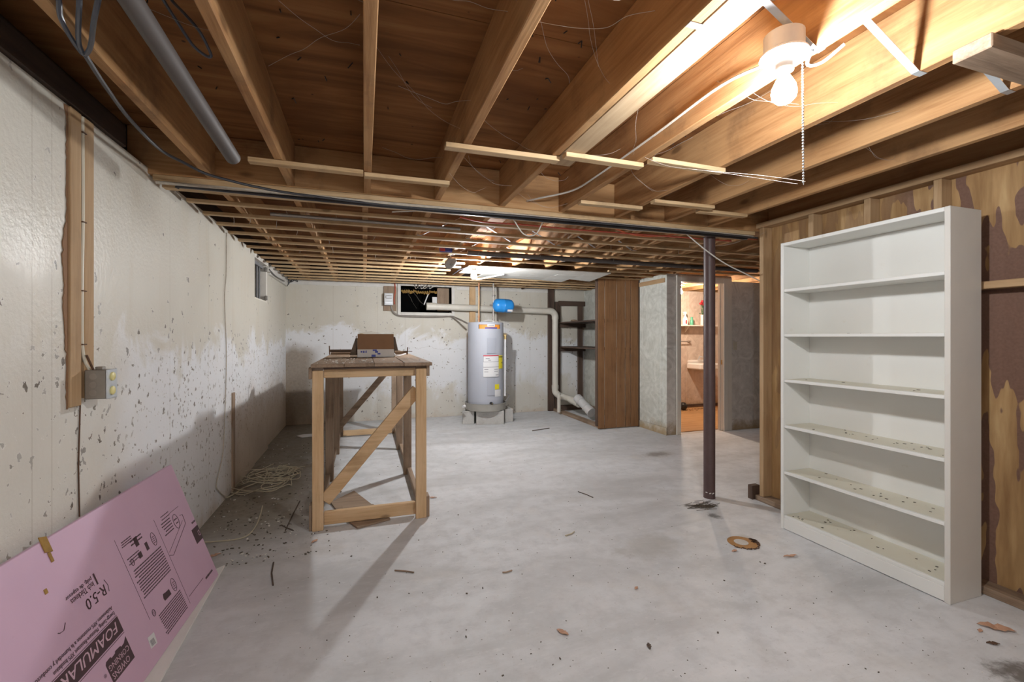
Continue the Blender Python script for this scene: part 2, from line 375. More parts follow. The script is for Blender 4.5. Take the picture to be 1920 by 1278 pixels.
# ---------------------------------------------------------------- geometry helpers
class MB:
    def __init__(s): s.v = []; s.f = []; s.mi = []; s.cur = 0
    def add(s, vs, fs):
        o = len(s.v); s.v += [Vector(p) for p in vs]
        for f in fs: s.f.append([i + o for i in f]); s.mi.append(s.cur)
        return s
    def box(s, x0, x1, y0, y1, z0, z1):
        x0, x1 = min(x0, x1), max(x0, x1); y0, y1 = min(y0, y1), max(y0, y1); z0, z1 = min(z0, z1), max(z0, z1)
        return s.add([(x0,y0,z0),(x1,y0,z0),(x1,y1,z0),(x0,y1,z0),(x0,y0,z1),(x1,y0,z1),(x1,y1,z1),(x0,y1,z1)],
                     [(0,3,2,1),(4,5,6,7),(0,1,5,4),(1,2,6,5),(2,3,7,6),(3,0,4,7)])
    def obox(s, o, ax, ay, az):
        """box spanned from corner o by three edge vectors"""
        o, ax, ay, az = map(Vector, (o, ax, ay, az))
        if ax.cross(ay).dot(az) < 0: ax, ay = ay, ax
        return s.add([o, o+ax, o+ax+ay, o+ay, o+az, o+ax+az, o+ax+ay+az, o+ay+az],
                     [(0,3,2,1),(4,5,6,7),(0,1,5,4),(1,2,6,5),(2,3,7,6),(3,0,4,7)])
    def beam(s, a, b, w, h, up=(0, 0, 1)):
        """bar from a to b, w wide (sideways) and h high (along up)"""
        a, b, up = Vector(a), Vector(b), Vector(up)
        d = (b - a); sd = d.cross(up).normalized(); u = sd.cross(d).normalized()
        return s.obox(a - sd * w / 2 - u * h / 2, d, sd * w, u * h)
    def tube(s, pts, r, n=8, cap=True):
        pts = [Vector(p) for p in pts]; rs = r if isinstance(r, (list, tuple)) else [r] * len(pts)
        o = len(s.v); prev = None
        for i, p in enumerate(pts):
            d = (pts[min(i + 1, len(pts) - 1)] - pts[max(i - 1, 0)])
            if d.length < 1e-9: d = Vector((0, 0, 1))
            d.normalize()
            if prev is None:
                q = Vector((0, 0, 1)) if abs(d.z) < .9 else Vector((1, 0, 0))
                a = d.cross(q).normalized()
            else:
                a = (prev - d * prev.dot(d))
                a = a.normalized() if a.length > 1e-6 else d.orthogonal().normalized()
            prev = a; b = d.cross(a)
            for k in range(n):
                t = 2 * PI * k / n; s.v.append(p + (a * math.cos(t) + b * math.sin(t)) * rs[i])
        for i in range(len(pts) - 1):
            for k in range(n):
                s.f.append([o+i*n+k, o+i*n+(k+1)%n, o+(i+1)*n+(k+1)%n, o+(i+1)*n+k]); s.mi.append(s.cur)
        if cap:
            s.f.append([o + k for k in range(n)][::-1]); s.mi.append(s.cur)
            s.f.append([o + (len(pts)-1)*n + k for k in range(n)]); s.mi.append(s.cur)
        return s
    def lathe(s, prof, c, axis=(0, 0, 1), n=24):
        """profile [(radius, height)] turned about axis through c"""
        c, ax = Vector(c), Vector(axis).normalized(); a = ax.orthogonal().normalized(); b = ax.cross(a)
        o = len(s.v)
        for r, h in prof:
            for k in range(n):
                t = 2 * PI * k / n; s.v.append(c + ax * h + (a * math.cos(t) + b * math.sin(t)) * max(r, 1e-5))
        for i in range(len(prof) - 1):
            for k in range(n):
                s.f.append([o+i*n+k, o+i*n+(k+1)%n, o+(i+1)*n+(k+1)%n, o+(i+1)*n+k]); s.mi.append(s.cur)
        s.f.append([o + k for k in range(n)][::-1]); s.mi.append(s.cur)
        s.f.append([o + (len(prof)-1)*n + k for k in range(n)]); s.mi.append(s.cur)
        return s
    def prism(s, poly, d):
        """flat polygon (list of points) extruded by vector d"""
        n = len(poly); p = [Vector(q) for q in poly]; d = Vector(d)
        nn = sum(((p[i].cross(p[(i + 1) % n])) for i in range(n)), Vector())
        if nn.dot(d) < 0: p.reverse()
        return s.add(p + [q + d for q in p], [list(range(n))[::-1], list(range(n, 2 * n))] + [(i, (i+1) % n, n + (i+1) % n, n + i) for i in range(n)])

def worldorg(o):
    p = Vector()
    while o is not None: p += o.location; o = o.parent
    return p
def build(mb, name, mats, parent=None, bevel=0, smooth=False, org=None):
    if not isinstance(mats, (list, tuple)): mats = [mats]
    if parent is not None: base = worldorg(parent)
    elif org is not None: base = Vector(org)
    else:
        xs = [[p[k] for p in mb.v] for k in range(3)]
        base = Vector(((min(xs[0]) + max(xs[0])) / 2, (min(xs[1]) + max(xs[1])) / 2, min(xs[2])))
    me = bpy.data.meshes.new(name)
    me.from_pydata([p - base for p in mb.v], [], mb.f); 
    for m in mats: me.materials.append(M[m] if isinstance(m, str) else m)
    if len(mats) > 1:
        for p, i in zip(me.polygons, mb.mi): p.material_index = i
    if smooth:
        for p in me.polygons: p.use_smooth = True
        me.set_sharp_from_angle(angle=math.radians(40))
    me.update()
    o = bpy.data.objects.new(name, me); COL.objects.link(o)
    if parent is not None: o.parent = parent
    else: o.location = base
    if bevel:
        b = o.modifiers.new('bevel', 'BEVEL'); b.width = bevel; b.segments = 1; b.limit_method = 'ANGLE'
    return o
def tag(o, label, cat, group=None, kind=None):
    o['label'] = label; o['category'] = cat
    if group: o['group'] = group
    if kind: o['kind'] = kind
    return o
def root(name, loc, label, cat, group=None):
    o = bpy.data.objects.new(name, None); COL.objects.link(o); o.location = loc
    o.empty_display_size = .05
    return tag(o, label, cat, group)
def structure(name, loc=(0, 0, 0)):
    o = bpy.data.objects.new(name, None); COL.objects.link(o); o.location = loc; o['kind'] = 'structure'; return o
def bx(name, mat, b, parent=None, bevel=0): return build(MB().box(*b), name, mat, parent, bevel)
def spline(pts, n=6):
    pts = [Vector(p) for p in pts]; out = []
    for i in range(len(pts) - 1):
        p0, p1, p2, p3 = pts[max(i-1, 0)], pts[i], pts[i+1], pts[min(i+2, len(pts)-1)]
        for k in range(n):
            t = k / n
            out.append(.5 * ((2*p1) + (p2-p0)*t + (2*p0-5*p1+4*p2-p3)*t*t + (-p0+3*p1-3*p2+p3)*t**3))
    return out + [pts[-1]]
def cable(name, pts, r, mat, label, cat='cable', n=6, seg=6, group=None):
    return tag(build(MB().tube(spline(pts, seg), r, n), name, mat, None, 0, True), label, cat, group)
def glyphs(body, shear=0):
    c = bpy.data.curves.new('glyphs', 'FONT'); c.body = body; c.size = 1; c.shear = shear; c.resolution_u = 2; c.fill_mode = 'FRONT'
    o = bpy.data.objects.new('glyphs', c); COL.objects.link(o)
    dg = bpy.context.evaluated_depsgraph_get(); me = bpy.data.meshes.new_from_object(o.evaluated_get(dg))
    COL.objects.unlink(o); bpy.data.objects.remove(o); bpy.data.curves.remove(c); return me
def lettering(body, name, mat, parent, O, X, Y, w, h, lift=.0008, shear=0):
    """letters filling a box w by h whose lower left corner is O and whose axes are X, Y"""
    O, X, Y = Vector(O), Vector(X).normalized(), Vector(Y).normalized(); Z = X.cross(Y)
    me = glyphs(body, shear)
    xs = [v.co.x for v in me.vertices]; ys = [v.co.y for v in me.vertices]
    x0, y0 = min(xs), min(ys); sx, sy = w / max(max(xs) - x0, 1e-6), h / max(max(ys) - y0, 1e-6)
    base = worldorg(parent)
    for v in me.vertices:
        v.co = O + X * ((v.co.x - x0) * sx) + Y * ((v.co.y - y0) * sy) + Z * lift - base
    me.materials.clear(); me.materials.append(M[mat]); me.name = name
    o = bpy.data.objects.new(name, me); COL.objects.link(o); o.parent = parent; return o

# ================================================================ SETTING
ZJ, ZS = 2.15, 2.385            # underside of joists, underside of subfloor
WX = -1.06                      # face of the left wall
YB = 7.30                       # face of the back wall
YR = -2.8                       # wall behind the camera
XE = 6.7

fl = bx('floor', 'floor', (-1.4, XE + .2, YR - .2, YB + .3, -.15, 0)); fl['kind'] = 'structure'
bx('floor_covering', 'ply_floor', (3.98, XE, 5.06, 6.8, .0005, .008), fl)

wl = structure('wall_left')
y0, y1, z0, z1 = 5.14, 5.86, 1.70, 2.175
mb = MB().box(WX - .22, WX, YR, y0, 0, z1).box(WX - .26, WX - .04, y1, YB, 0, z1).box(WX - .22, WX - .01, y0, y1, 0, z0)
build(mb, 'concrete', 'wall_left', wl)
bx('sill_band', 'paint_band', (WX - .2, WX - .005, 5.99, YB, 2.05, 2.178), wl, .004)
bx('batten', 'old_z', (WX - .02, WX + .012, 4.30, 4.37, 0, .83), wl, .003)
wb = structure('wall_back')
bx0, bx1, bz0, bz1 = .55, 1.365, 1.70, 2.12
mb = MB().box(-1.3, bx0, YB, YB + .2, 0, 2.2).box(bx1, 3.86, YB, YB + .2, 0, 2.2).box(bx0, bx1, YB, YB + .2, 0, bz0).box(bx0, bx1, YB, YB + .2, bz1, 2.2)
build(mb, 'concrete', 'wall_back', wb)
bx('sill_band', 'paint_band', (-1.05, .5, YB - .012, YB, 2.085, 2.178), wb, .003)
bx('sill_band', 'paint_band', (1.45, 3.15, YB - .012, YB, 2.085, 2.178), wb, .003)
o = structure('wall_front'); bx('concrete', 'wall_back', (-1.3, XE, YR - .2, YR, 0, 2.4), o)
o = structure('wall_far_right'); bx('panel', 'marble_grey', (XE, XE + .1, YR, YB + .2, 0, 2.4), o)

# sill and rim over the left wall
tr = structure('trim_1')
bx('rim_board', 'black_wood', (WX - .25, WX - .10, YR, YB, 2.178, ZS), tr)
bx('sill_beam', 'black_wood', (WX - .10, WX + .015, YR, 2.52, 2.178, 2.275), tr, .003)
bx('rim_board', 'black_wood', (-1.3, XE, YB - .02, YB + .2, 2.2, ZS), tr)

# ceiling: subfloor sheets, joists, header, furring strips
ce = structure('ceiling')
xs = [-1.4, 1.04, 3.48, 5.9, XE + .2]; ys = [YR - .2, -.95, .27, 1.49, 2.62, 3.95, 5.17, 6.39, YB + .2]
for i in range(4):
    for j in range(8):
        bx('subfloor_panel', 'subfloor', (xs[i] + .0015, xs[i+1] - .0015, ys[j] + .0015, ys[j+1] - .0015, ZS, ZS + .018), ce)
JX = [-.777, -.391, .016, .43, .850, 1.270, 1.700, 2.120, 2.520, 3.12]
JW = .019
for x in JX:
    bx('joist', 'joist_y', (x - JW, x + JW, YR, 2.77, ZJ, ZS), ce, .003)
    bx('joist', 'joist_y', (x - JW - .01, x + JW - .01, 2.925, YB - .02, ZJ, ZS), ce, .003)
for x in (3.54, 3.96, 4.38, 4.8, 5.22, 5.64, 6.06, 6.48):
    bx('joist', 'joist_y', (x - JW, x + JW, 2.925, YB - .02, ZJ, ZS), ce, .003)
    bx('joist', 'joist_y', (x - JW, x + JW, YR, 2.77, ZJ, ZS), ce, .003)
bx('header_beam', 'joist_x', (-1.15, XE, 2.772, 2.922, ZJ - .004, ZS - .001), ce, .004)
bx('plywood_strip', 'ply', (.871, .972, YR, 2.02, ZJ, ZJ + .012), ce, .002)
bx('packing_board', 'joist_y', (.871, .972, YR, 1.99, ZJ + .013, ZS - .002), ce)
mb = MB()
for k in range(150):
    x, y = R.uniform(-.75, 2.9), R.uniform(.6, 2.7)
    if any(abs(x - q) < .05 for q in JX): continue
    for q in range(R.choice((1, 1, 2))):
        a = R.uniform(0, 6.28); l = R.uniform(.008, .02)
        mb.tube([(x, y, ZS), (x + l * math.cos(a), y + l * math.sin(a), ZS - R.uniform(.008, .022))], .0022, 4)
o = build(mb, 'nail_tips', 'black', ce); o['kind'] = 'stuff'
# furring strips across the joists, every twelve inches, from the header to the back wall
FZ0, FZ1 = ZJ - .022, ZJ - .001
def strip(x0, x1, y, w=.042, dz=0, mat='fur_x'):
    sk = R.uniform(-.01, .01)
    m = MB().obox((x0, y - w / 2, FZ0 + dz), (x1 - x0, sk, 0), (0, w, 0), (0, 0, FZ1 - FZ0))
    return build(m, 'furring_strip', mat, ce, .002)
k = 0; y = 2.90
bx('furring_strip', 'fur_x', (-1.04, 2.97, 2.775, 2.835, FZ0 - .012, ZJ - .005), ce, .002)
bx('furring_strip', 'fur_x', (-1.04, 2.97, 2.885, 2.935, FZ0 - .016, ZJ - .005), ce, .002)
y = 3.22
while y < YB - .1:
    if y < 4.95: strip(-1.03, 5.6 if y > 3.5 else 2.95, y)
    elif y < 5.95: strip(-1.03, 1.12 - R.uniform(0, .12) - (y - 4.95) * .05, y); strip(2.93, 3.79, y)
    else: strip(-1.03, 3.79, y)
    y += .292
# broken off strip ends left over below the front joists
for x0, x1, y in ((-.52, -.005, 2.395), (-.0, .44, 2.43), (.335, .87, 1.945), (.875, 1.29, 1.875), (1.285, 1.72, 1.80), (1.27, 1.71, 2.50), (1.69, 2.14, 2.34), (2.1, 2.50, 2.42)):
    strip(x0, x1, y, .046, -.001)
# scrap lumber nailed under the joists at the right
bx('lumber_block', 'old_x', (1.655, 2.55, .755, .845, ZJ - .042, ZJ - .001), ce, .003)

# stud wall on the right: studs, plates, blocking and hardboard sheets
wr = structure('wall_right')
SX = 2.98
for y in (2.745, 2.335, 1.965, 1.605, 1.24, .83, .42, .01, -.4, -.81, -1.2, -1.6, -2.0, -2.4):
    bx('stud', 'stud_z', (SX, SX + .088, y - .038, y, .042, 2.165), wr, .003)
bx('top_plate', 'stud_y', (SX - .003, SX + .09, YR, 2.78, 2.166, 2.206), wr, .003)
bx('bottom_plate', 'old_y', (SX - .006, SX + .09, YR, 2.78, 0, .041), wr, .004)
for a, b in ((.832, 1.202), (1.242, 1.566), (.422, .792), (1.607, 1.926)):
    bx('blocking', 'stud_y', (SX + .001, SX + .088, a, b, 1.545, 1.583), wr, .003)
for a, b in ((1.605, 2.79), (.385, 1.603), (-.835, .383), (YR, -.837)):
    bx('hardboard_sheet', 'hardboard', (SX + .09, SX + .095, a, b, .03, 2.2), wr)
bx('corner_block', 'dark_z', (SX - .03, SX + .05, 2.785, 2.83, 0, .11), wr, .003)

# bathroom partition: marbled panels with grooves
wp = structure('wall_bathroom')
PX, PY = 3.80, 4.96
def sheets(n, edges, lo, hi, mat, axis, a0, a1, par):
    for p, q in zip(edges[:-1], edges[1:]):
        if axis == 'x': b = (p + .002, q - .002, a0, a1, lo, hi)
        else: b = (a0, a1, p + .0015, q - .0015, lo, hi)
        bx(n, mat, b, par, .002)
sheets('wall_panel', [PY, 5.06, 5.12, 5.47, 5.62, 6.02, 6.42, 6.83, YB], .10, 2.145, 'marble_pale', 'y', PX, PX + .012, wp)
bx('batten', 'stud_y', (PX - .012, PX, PY + .03, 5.60, 2.03, 2.09), wp, .002)
bx('wall_core', 'old_z', (PX + .012, PX + .09, PY + .012, YB, 0, 2.14), wp)
for a, b in ((PY, 5.24), (5.243, 5.62)):
    bx('base_strip', 'marble_pale', (PX - .004, PX + .012, a, b, 0, .098), wp, .002)
sheets('wall_panel', [PX, 3.95], 0, 2.145, 'marble_grey', 'x', PY, PY + .012, wp)
sheets('wall_panel', [4.88, 5.21, 5.27, 5.62, 6.0, 6.35, XE], 0, 2.08, 'marble_grey', 'x', PY, PY + .012, wp)
bx('wall_panel', 'marble_grey', (3.95, 4.88, PY, PY + .012, 2.10, 2.15), wp)
bx('wall_core', 'old_z', (4.79, XE, PY + .012, PY + .09, 0, 2.08), wp)
bx('wall_core', 'old_z', (PX + .09, 3.985, PY + .012, PY + .09, 0, 2.14), wp)
sheets('wall_panel', [PX + .09, 4.6, 5.0, 5.42, 5.62, 5.68, 6.1, 6.5, XE], .06, 2.15, 'marble_warm', 'x', 6.80, 6.812, wp)
bx('base_strip', 'dark_x', (PX + .09, XE, 6.785, 6.80, .008, .06), wp, .002)
d1 = structure('door_1')
OX0, OX1, OZ = 4.02, 4.735, 2.045
bx('casing', 'trimwhite', (3.95, OX0, PY - .018, PY, .0, 2.13), d1, .004)
bx('casing', 'trimwhite', (OX1, 4.80, PY - .018, PY, .0, 2.13), d1, .004)
bx('casing', 'trimwhite', (4.80, 4.88, PY - .012, PY, .0, 2.13), d1, .004)
bx('casing', 'trimwhite', (OX0, OX1, PY - .018, PY, OZ, 2.13), d1, .004)
bx('jamb', 'trimwhite', (OX1, OX1 + .02, PY, PY + .10, 0, OZ), d1, .002)
bx('jamb', 'trimwhite', (OX0 - .02, OX0, PY, PY + .10, 0, OZ), d1, .002)
bx('jamb', 'trimwhite', (OX0, OX1, PY, PY + .10, OZ, OZ + .02), d1, .002)
bx('stop', 'trimwhite', (OX1 - .012, OX1, PY + .045, PY + .075, 0, OZ), d1, .001)
o = bx('strike_plate', 'brass', (OX1 - .002, OX1, PY + .015, PY + .04, .92, .985), d1); o['label'] = 'dull brass strike plate'

# windows
def window(name, parts):
    o = structure(name); return o
w1 = window('window_1', 0)
xw = WX - .045
bx('frame', 'trimwhite', (xw - .05, WX - .02, y0, y1, z0, z0 + .02), w1, .003)
bx('frame', 'trimwhite', (xw - .05, WX - .005, y0, y1, 2.125, 2.172), w1, .003)
bx('frame', 'trimwhite', (xw - .05, WX - .02, y1 - .035, y1, z0 + .02, 2.125), w1, .003)
bx('frame', 'trimwhite', (xw - .05, xw - .01, y0, y0 + .03, z0 + .02, 2.125), w1, .003)
for a in (5.42, 5.56, 5.68): bx('sash', 'sash', (xw - .03, xw - .016, a, a + .022, z0 + .02, 2.125), w1, .002)
bx('sash', 'sash', (xw - .04, xw - .005, y0 + .04, y1 - .07, 2.09, 2.125), w1, .002)
bx('pane', 'film', (xw - .026, xw - .020, y0 + .04, y1 - .07, z0 + .02, 2.09), w1)
bx('backing', 'void', (WX - .22, WX - .21, y0, y1, z0, 2.17), w1)
for zz in (z0 + .03, 2.06): bx('latch', 'boxsteel', (WX - .03, WX - .005, y1 - .075, y1 - .04, zz, zz + .05), w1, .003)
w2 = window('window_2', 0)
fw = .05
bx('frame', 'paint_band', (bx0 - fw, bx0, YB - .03, YB + .15, bz0 - fw, bz1 + fw), w2, .004)
bx('frame', 'paint_band', (bx1, bx1 + fw, YB - .03, YB + .15, bz0 - fw, bz1 + fw), w2, .004)
bx('frame', 'paint_band', (bx0, bx1, YB - .03, YB + .15, bz1, bz1 + fw), w2, .004)
bx('frame', 'paint_band', (bx0, bx1, YB - .03, YB + .15, bz0 - fw, bz0), w2, .004)
bx('backing', 'void', (bx0, bx1, YB + .30, YB + .31, bz0, bz1), w2)
bx('backing', 'void', (bx0 - .02, bx0, YB + .15, YB + .31, bz0, bz1), w2); bx('backing', 'void', (bx1, bx1 + .02, YB + .15, YB + .31, bz0, bz1), w2)
bx('backing', 'void', (bx0, bx1, YB + .15, YB + .31, bz0 - .02, bz0), w2); bx('backing', 'void', (bx0, bx1, YB + .15, YB + .31, bz1, bz1 + .02), w2)
o = bx('inner_board', 'old_z', (1.14, bx1 - .03, YB + .05, YB + .07, bz0 + .03, bz1 - .01), w2, .003); o['label'] = 'grey brown board closing the right of the opening'
o = bx('inner_board', 'pvc_grey', (1.06, 1.138, YB + .06, YB + .075, 1.80, 1.96), w2, .002); o['label'] = 'pale grey block beside the board'
mb = MB()
for k in range(16):
    x = bx0 + .02 + k * .037; mb.tube([(x, YB + .08, bz1 - R.uniform(.06, .075)), (x + .03, YB + .07, bz1 - R.uniform(.07, .12)), (x + .05, YB + .08, bz1 - R.uniform(.06, .10))], R.uniform(.012, .02), 6)
o = build(mb, 'insulation', 'foampad', w2); o['kind'] = 'stuff'

# ================================================================ LARGE THINGS
# ---- bookcase
bc = root('bookcase', (2.82, 1.85, 0), 'tall white painted open bookcase with five shelves standing against the bare stud wall', 'bookcase')
BX0, BX1, BY0, BY1, BZ = 2.70, 2.945, 1.385, 2.315, 1.94
bx('side_panel', 'shelf_side_shade', (BX0, BX1, BY0, BY0 + .024, 0, BZ), bc, .002)
bx('side_panel', 'white', (BX0, BX1, BY1 - .022, BY1, 0, BZ), bc, .002)
bx('top_panel', 'white', (BX0, BX1, BY0 + .0245, BY1 - .0225, BZ - .022, BZ - .001), bc, .002)
bx('back_panel', 'white', (BX1 - .008, BX1 - .001, BY0 + .0245, BY1 - .0225, .03, BZ - .023), bc)
bx('plinth', 'white', (BX0 + .002, BX0 + .02, BY0 + .0245, BY1 - .0225, .004, .076), bc, .002)
for z in (.095, .392, .705, 1.015, 1.322, 1.625):
    sh = bx('shelf', 'white', (BX0 + .004, BX1 - .0085, BY0 + .0245, BY1 - .0225, z - .019, z), bc, .002)
    mb = MB()
    for k in range(18 if z < .8 else 4):
        px, py = R.uniform(BX0 + .03, BX1 - .03), R.uniform(BY0 + .06, BY1 - .06)
        mb.box(px, px + R.uniform(.003, .012), py, py + R.uniform(.003, .014), z, z + .003)
    o = build(mb, 'crumbs', 'crumb', sh); o['kind'] = 'stuff'
    bx('shelf_liner', 'shelf', (BX0 + .02, BX1 - .0095, BY0 + .027, BY1 - .025, z + .0002, z + .001), sh)

# ---- steel column
sc_ = root('support_column', (2.662, 2.935, 0), 'dark red brown round steel post standing under the header beam', 'column')
mb = MB().lathe([(.046, .0), (.046, .004), (.0445, .01), (.0445, 2.106)], (2.662, 2.935, 0), n=24); build(mb, 'pipe', 'iron', sc_, 0, True)
bx('cap_plate', 'iron', (2.60, 2.72, 2.875, 2.945, 2.1065, 2.11), sc_, .001)
mb = MB().lathe([(.0452, .012), (.0452, .05)], (2.662, 2.935, 0), n=24); o = build(mb, 'worn_band', 'galv', sc_, 0, True); o['label'] = 'paint worn off at the foot'
mb = MB()
for k in range(10):
    a = R.uniform(0, 6.28); mb.tube([(2.662 + .045*math.cos(a), 2.935 + .045*math.sin(a), .03 + R.uniform(0, .03)), (2.662 + .0462*math.cos(a+.3), 2.935 + .0462*math.sin(a+.3), .05)], .004, 5)
o.hide_render = False
bpy.data.objects.remove(o)
o = build(mb, 'worn_spots', 'paint_band', sc_); o['kind'] = 'stuff'

# ---- workbench
wk = root('workbench', (.05, 4.75, 0), 'long rough timber workbench with eight legs and diagonal braces beside the left wall', 'workbench')
LY = (3.245, 4.32, 5.30, 6.23)
for i, y in enumerate(LY):
    bx('leg', 'pine_z' if i == 0 else 'old_z', (-.331, -.262, y, y + .042, 0, 1.075), wk, .003)
    bx('leg', 'pine_z' if i == 0 else 'old_z', (.352, .426, y, y + .042, 0, 1.075), wk, .003)
bx('foot_block', 'old_z', (-.352, -.332, 3.26, 3.35, 0, .17), wk, .003)
bx('foot_block', 'old_z', (.427, .450, 3.26, 3.35, 0, .15), wk, .003)
xe = [-.336, -.13, .065, .265, .462]
for a, b in zip(xe[:-1], xe[1:]):
    j = R.uniform(-.008, .008)
    bx('plank', 'old_y', (a + .001, b - .001, 3.205 + j, 6.32 + j, 1.098, 1.122), wk, .003)
bx('apron', 'pine_x', (-.262, .352, 3.288, 3.326, 1.022, 1.09), wk, .003)
bx('apron', 'pine_x', (-.262, .352, 6.19, 6.228, 1.01, 1.09), wk, .003)
bx('apron', 'old_y', (-.352, -.332, 3.235, 6.29, 1.02, 1.0975), wk, .003)
bx('apron', 'old_y', (.427, .450, 3.255, 6.29, 1.02, 1.0975), wk, .003)
bx('cleat', 'dark_x', (-.26, .35, 3.235, 3.285, 1.083, 1.0975), wk, .002)
bx('bottom_rail', 'pine_x', (-.262, .352, 3.290, 3.33, .018, .105), wk, .003)
bx('bottom_rail', 'pine_x', (-.262, .352, 6.188, 6.228, .015, .085), wk, .003)
for a, b in zip(LY[:-1], LY[1:]):
    bx('side_rail', 'old_y', (.385, .423, a + .043, b - .001, .012, .07), wk, .003)
    bx('side_rail', 'old_y', (-.328, -.29, a + .043, b - .001, .012, .07), wk, .003)
build(MB().beam((-.285, 3.352, .135), (.375, 3.352, .93), .026, .088, (0, 1, 0)), 'brace', 'pine_x', wk, .003) if False else None
def brace(p, q, y0, th, wd, mat):
    p, q = Vector((p[0], y0, p[1])), Vector((q[0], y0, q[1])); d = (q - p); n = Vector((0, 1, 0)).cross(d).normalized()
    return build(MB().obox(p - n * wd / 2, d, n * wd, Vector((0, th, 0))), 'brace', mat, wk, .003)
brace((-.262, .165), (.372, .915), 3.334, .03, .085, 'pine_x')
brace((-.315, .135), (.37, .945), 6.14, .03, .075, 'old_x')
# brackets of the second and third frame
for y in LY[1:3]: bx('cross_bar', 'old_x', (-.262, .352, y, y + .04, 1.04, 1.095), wk, .003)

# ---- water heater on blocks
HX, HY = 1.77, 6.63
dv = Vector((-HX, -HY, 0)).normalized(); rt = Vector((-dv.y, dv.x, 0)); rt = rt if rt.x > 0 else -rt
def hp(phi, r, z):
    a = math.radians(phi); return Vector((HX, HY, z)) + (dv * math.cos(a) + rt * math.sin(a)) * r
wh = root('water_heater', (HX, HY, .19), 'tall grey cylindrical electric water heater standing in a drain pan on concrete blocks', 'water heater')
HR, HZ0, HZ1 = .272, .215, 1.525
build(MB().lathe([(HR - .01, HZ0), (HR, HZ0 + .01), (HR, HZ1 - .012), (HR - .006, HZ1), (HR - .012, HZ1 + .001), (.05, HZ1 + .012)], (HX, HY, 0), n=48), 'tank', 'tank', wh, 0, True)
build(MB().lathe([(.28, .200), (.305, .206), (.315, .31), (.321, .312), (.311, .314), (.30, .22), (.28, .212)], (HX, HY, 0), n=40), 'drain_pan', 'pan', wh, 0, True)
def patch(name, p0, p1, z0, z1, mat, par, off=.0015, th=.001, n=8):
    m = MB(); r0, r1 = HR + off, HR + off + th; vs = []; fs = []
    for i in range(n + 1):
        p = p0 + (p1 - p0) * i / n
        vs += [hp(p, r0, z0), hp(p, r0, z1), hp(p, r1, z0), hp(p, r1, z1)]
    for i in range(n):
        a, b = 4 * i, 4 * i + 4
        fs += [(a+2, b+2, b+3, a+3), (a, a+1, b+1, b), (a+1, a+3, b+3, b+1), (a, b, b+2, a+2)]
    fs += [(0, 2, 3, 1), (4*n, 4*n+1, 4*n+3, 4*n+2)]
    m.add(vs, fs); o = build(m, name, mat, par)
    bm = bmesh.new(); bm.from_mesh(o.data); bmesh.ops.recalc_face_normals(bm, faces=bm.faces); bm.to_mesh(o.data); bm.free()
    return o
patch('access_panel', 4, 33, 1.06, 1.29, 'tank_panel', wh, -.002, .012)
patch('access_panel', 4, 29, .44, .70, 'tank_panel', wh, -.002, .012)
lb = patch('label', -22, 52, 1.426, 1.487, 'orange', wh, .001); lb['label'] = 'orange and white name label near the top'
patch('label_stripe', 5, 30, 1.458, 1.492, 'tapewhite', lb, .0022); patch('label_stripe', -2, 38, 1.428, 1.446, 'bluemark', lb, .0024); patch('label_stripe', 9, 27, 1.468, 1.478, 'labelgrey', lb, .0034)
for a in (-22, 50): patch('label_border', a, a + 2, 1.426, 1.487, 'black', lb, .0022)
patch('label_border', -22, 52, 1.486, 1.490, 'black', lb, .0012)
l2 = patch('label', -7, 43, .715, 1.035, 'tapewhite', wh, .0105, .001); l2['label'] = 'white instruction sheet with red edge'
patch('label_stripe', -7, 43, 1.020, 1.035, 'red', l2, .0117)
for z, a, b, h in ((.935, -7, 43, .005), (.855, -7, 43, .008), (.98, 0, 12, .012), (.955, 8, 16, .012), (.82, -4, 8, .012), (.785, -4, 8, .01), (.82, 27, 40, .01), (.79, 27, 40, .01), (.735, 32, 42, .012)):
    patch('label_stripe', a, b, z, z + h, 'labelgrey', l2, .0118, .0006)
for a in (-7, 42): patch('label_border', a, a + 1, .937, 1.02, 'labelgrey', l2, .0118, .0006)
l3 = patch('label', 44, 68, .83, 1.028, 'yellow', wh, .002); l3['label'] = 'yellow energy label'
patch('label_stripe', 45, 67, 1.0, 1.012, 'black', l3, .0035, .0006); patch('label_stripe', 60, 65, .91, .925, 'black', l3, .0035, .0006)
l4 = patch('label', 29, 47, .525, .60, 'yellow', wh, .002); l4['label'] = 'small yellow sticker'
l5 = patch('label', 30, 55, .415, .515, 'tapewhite', wh, .002); l5['label'] = 'small white tag'
p = hp(17, HR, .325); d = (p - Vector((HX, HY, .325))).normalized()
dr = build(MB().lathe([(.022, -.004), (.022, .006), (.012, .008), (.012, .04), (.017, .042), (.017, .055)], p, d, 14), 'drain_valve', 'black', wh, 0, True); dr['label'] = 'black drain valve'
build(MB().lathe([(.007, .056), (.007, .06)], p, d, 10), 'valve_port', 'brass', dr)
# relief valve and discharge pipe
p = hp(93, HR + .03, 1.33)
rv = build(MB().tube([hp(93, HR - .01, 1.33), hp(93, HR + .05, 1.33)], .016, 10).box(p.x - .03, p.x + .03, p.y - .012, p.y + .012, 1.352, 1.36), 'relief_valve', 'brass', wh)
build(MB().tube([hp(93, HR + .03, 1.335), hp(93, HR + .03, 1.27)], .02, 10), 'valve_nut', 'brass', rv)
build(MB().tube([hp(93, HR + .03, 1.29), hp(90, HR + .025, .40)], .0155, 10), 'discharge_pipe', 'tapewhite', wh, 0, True)
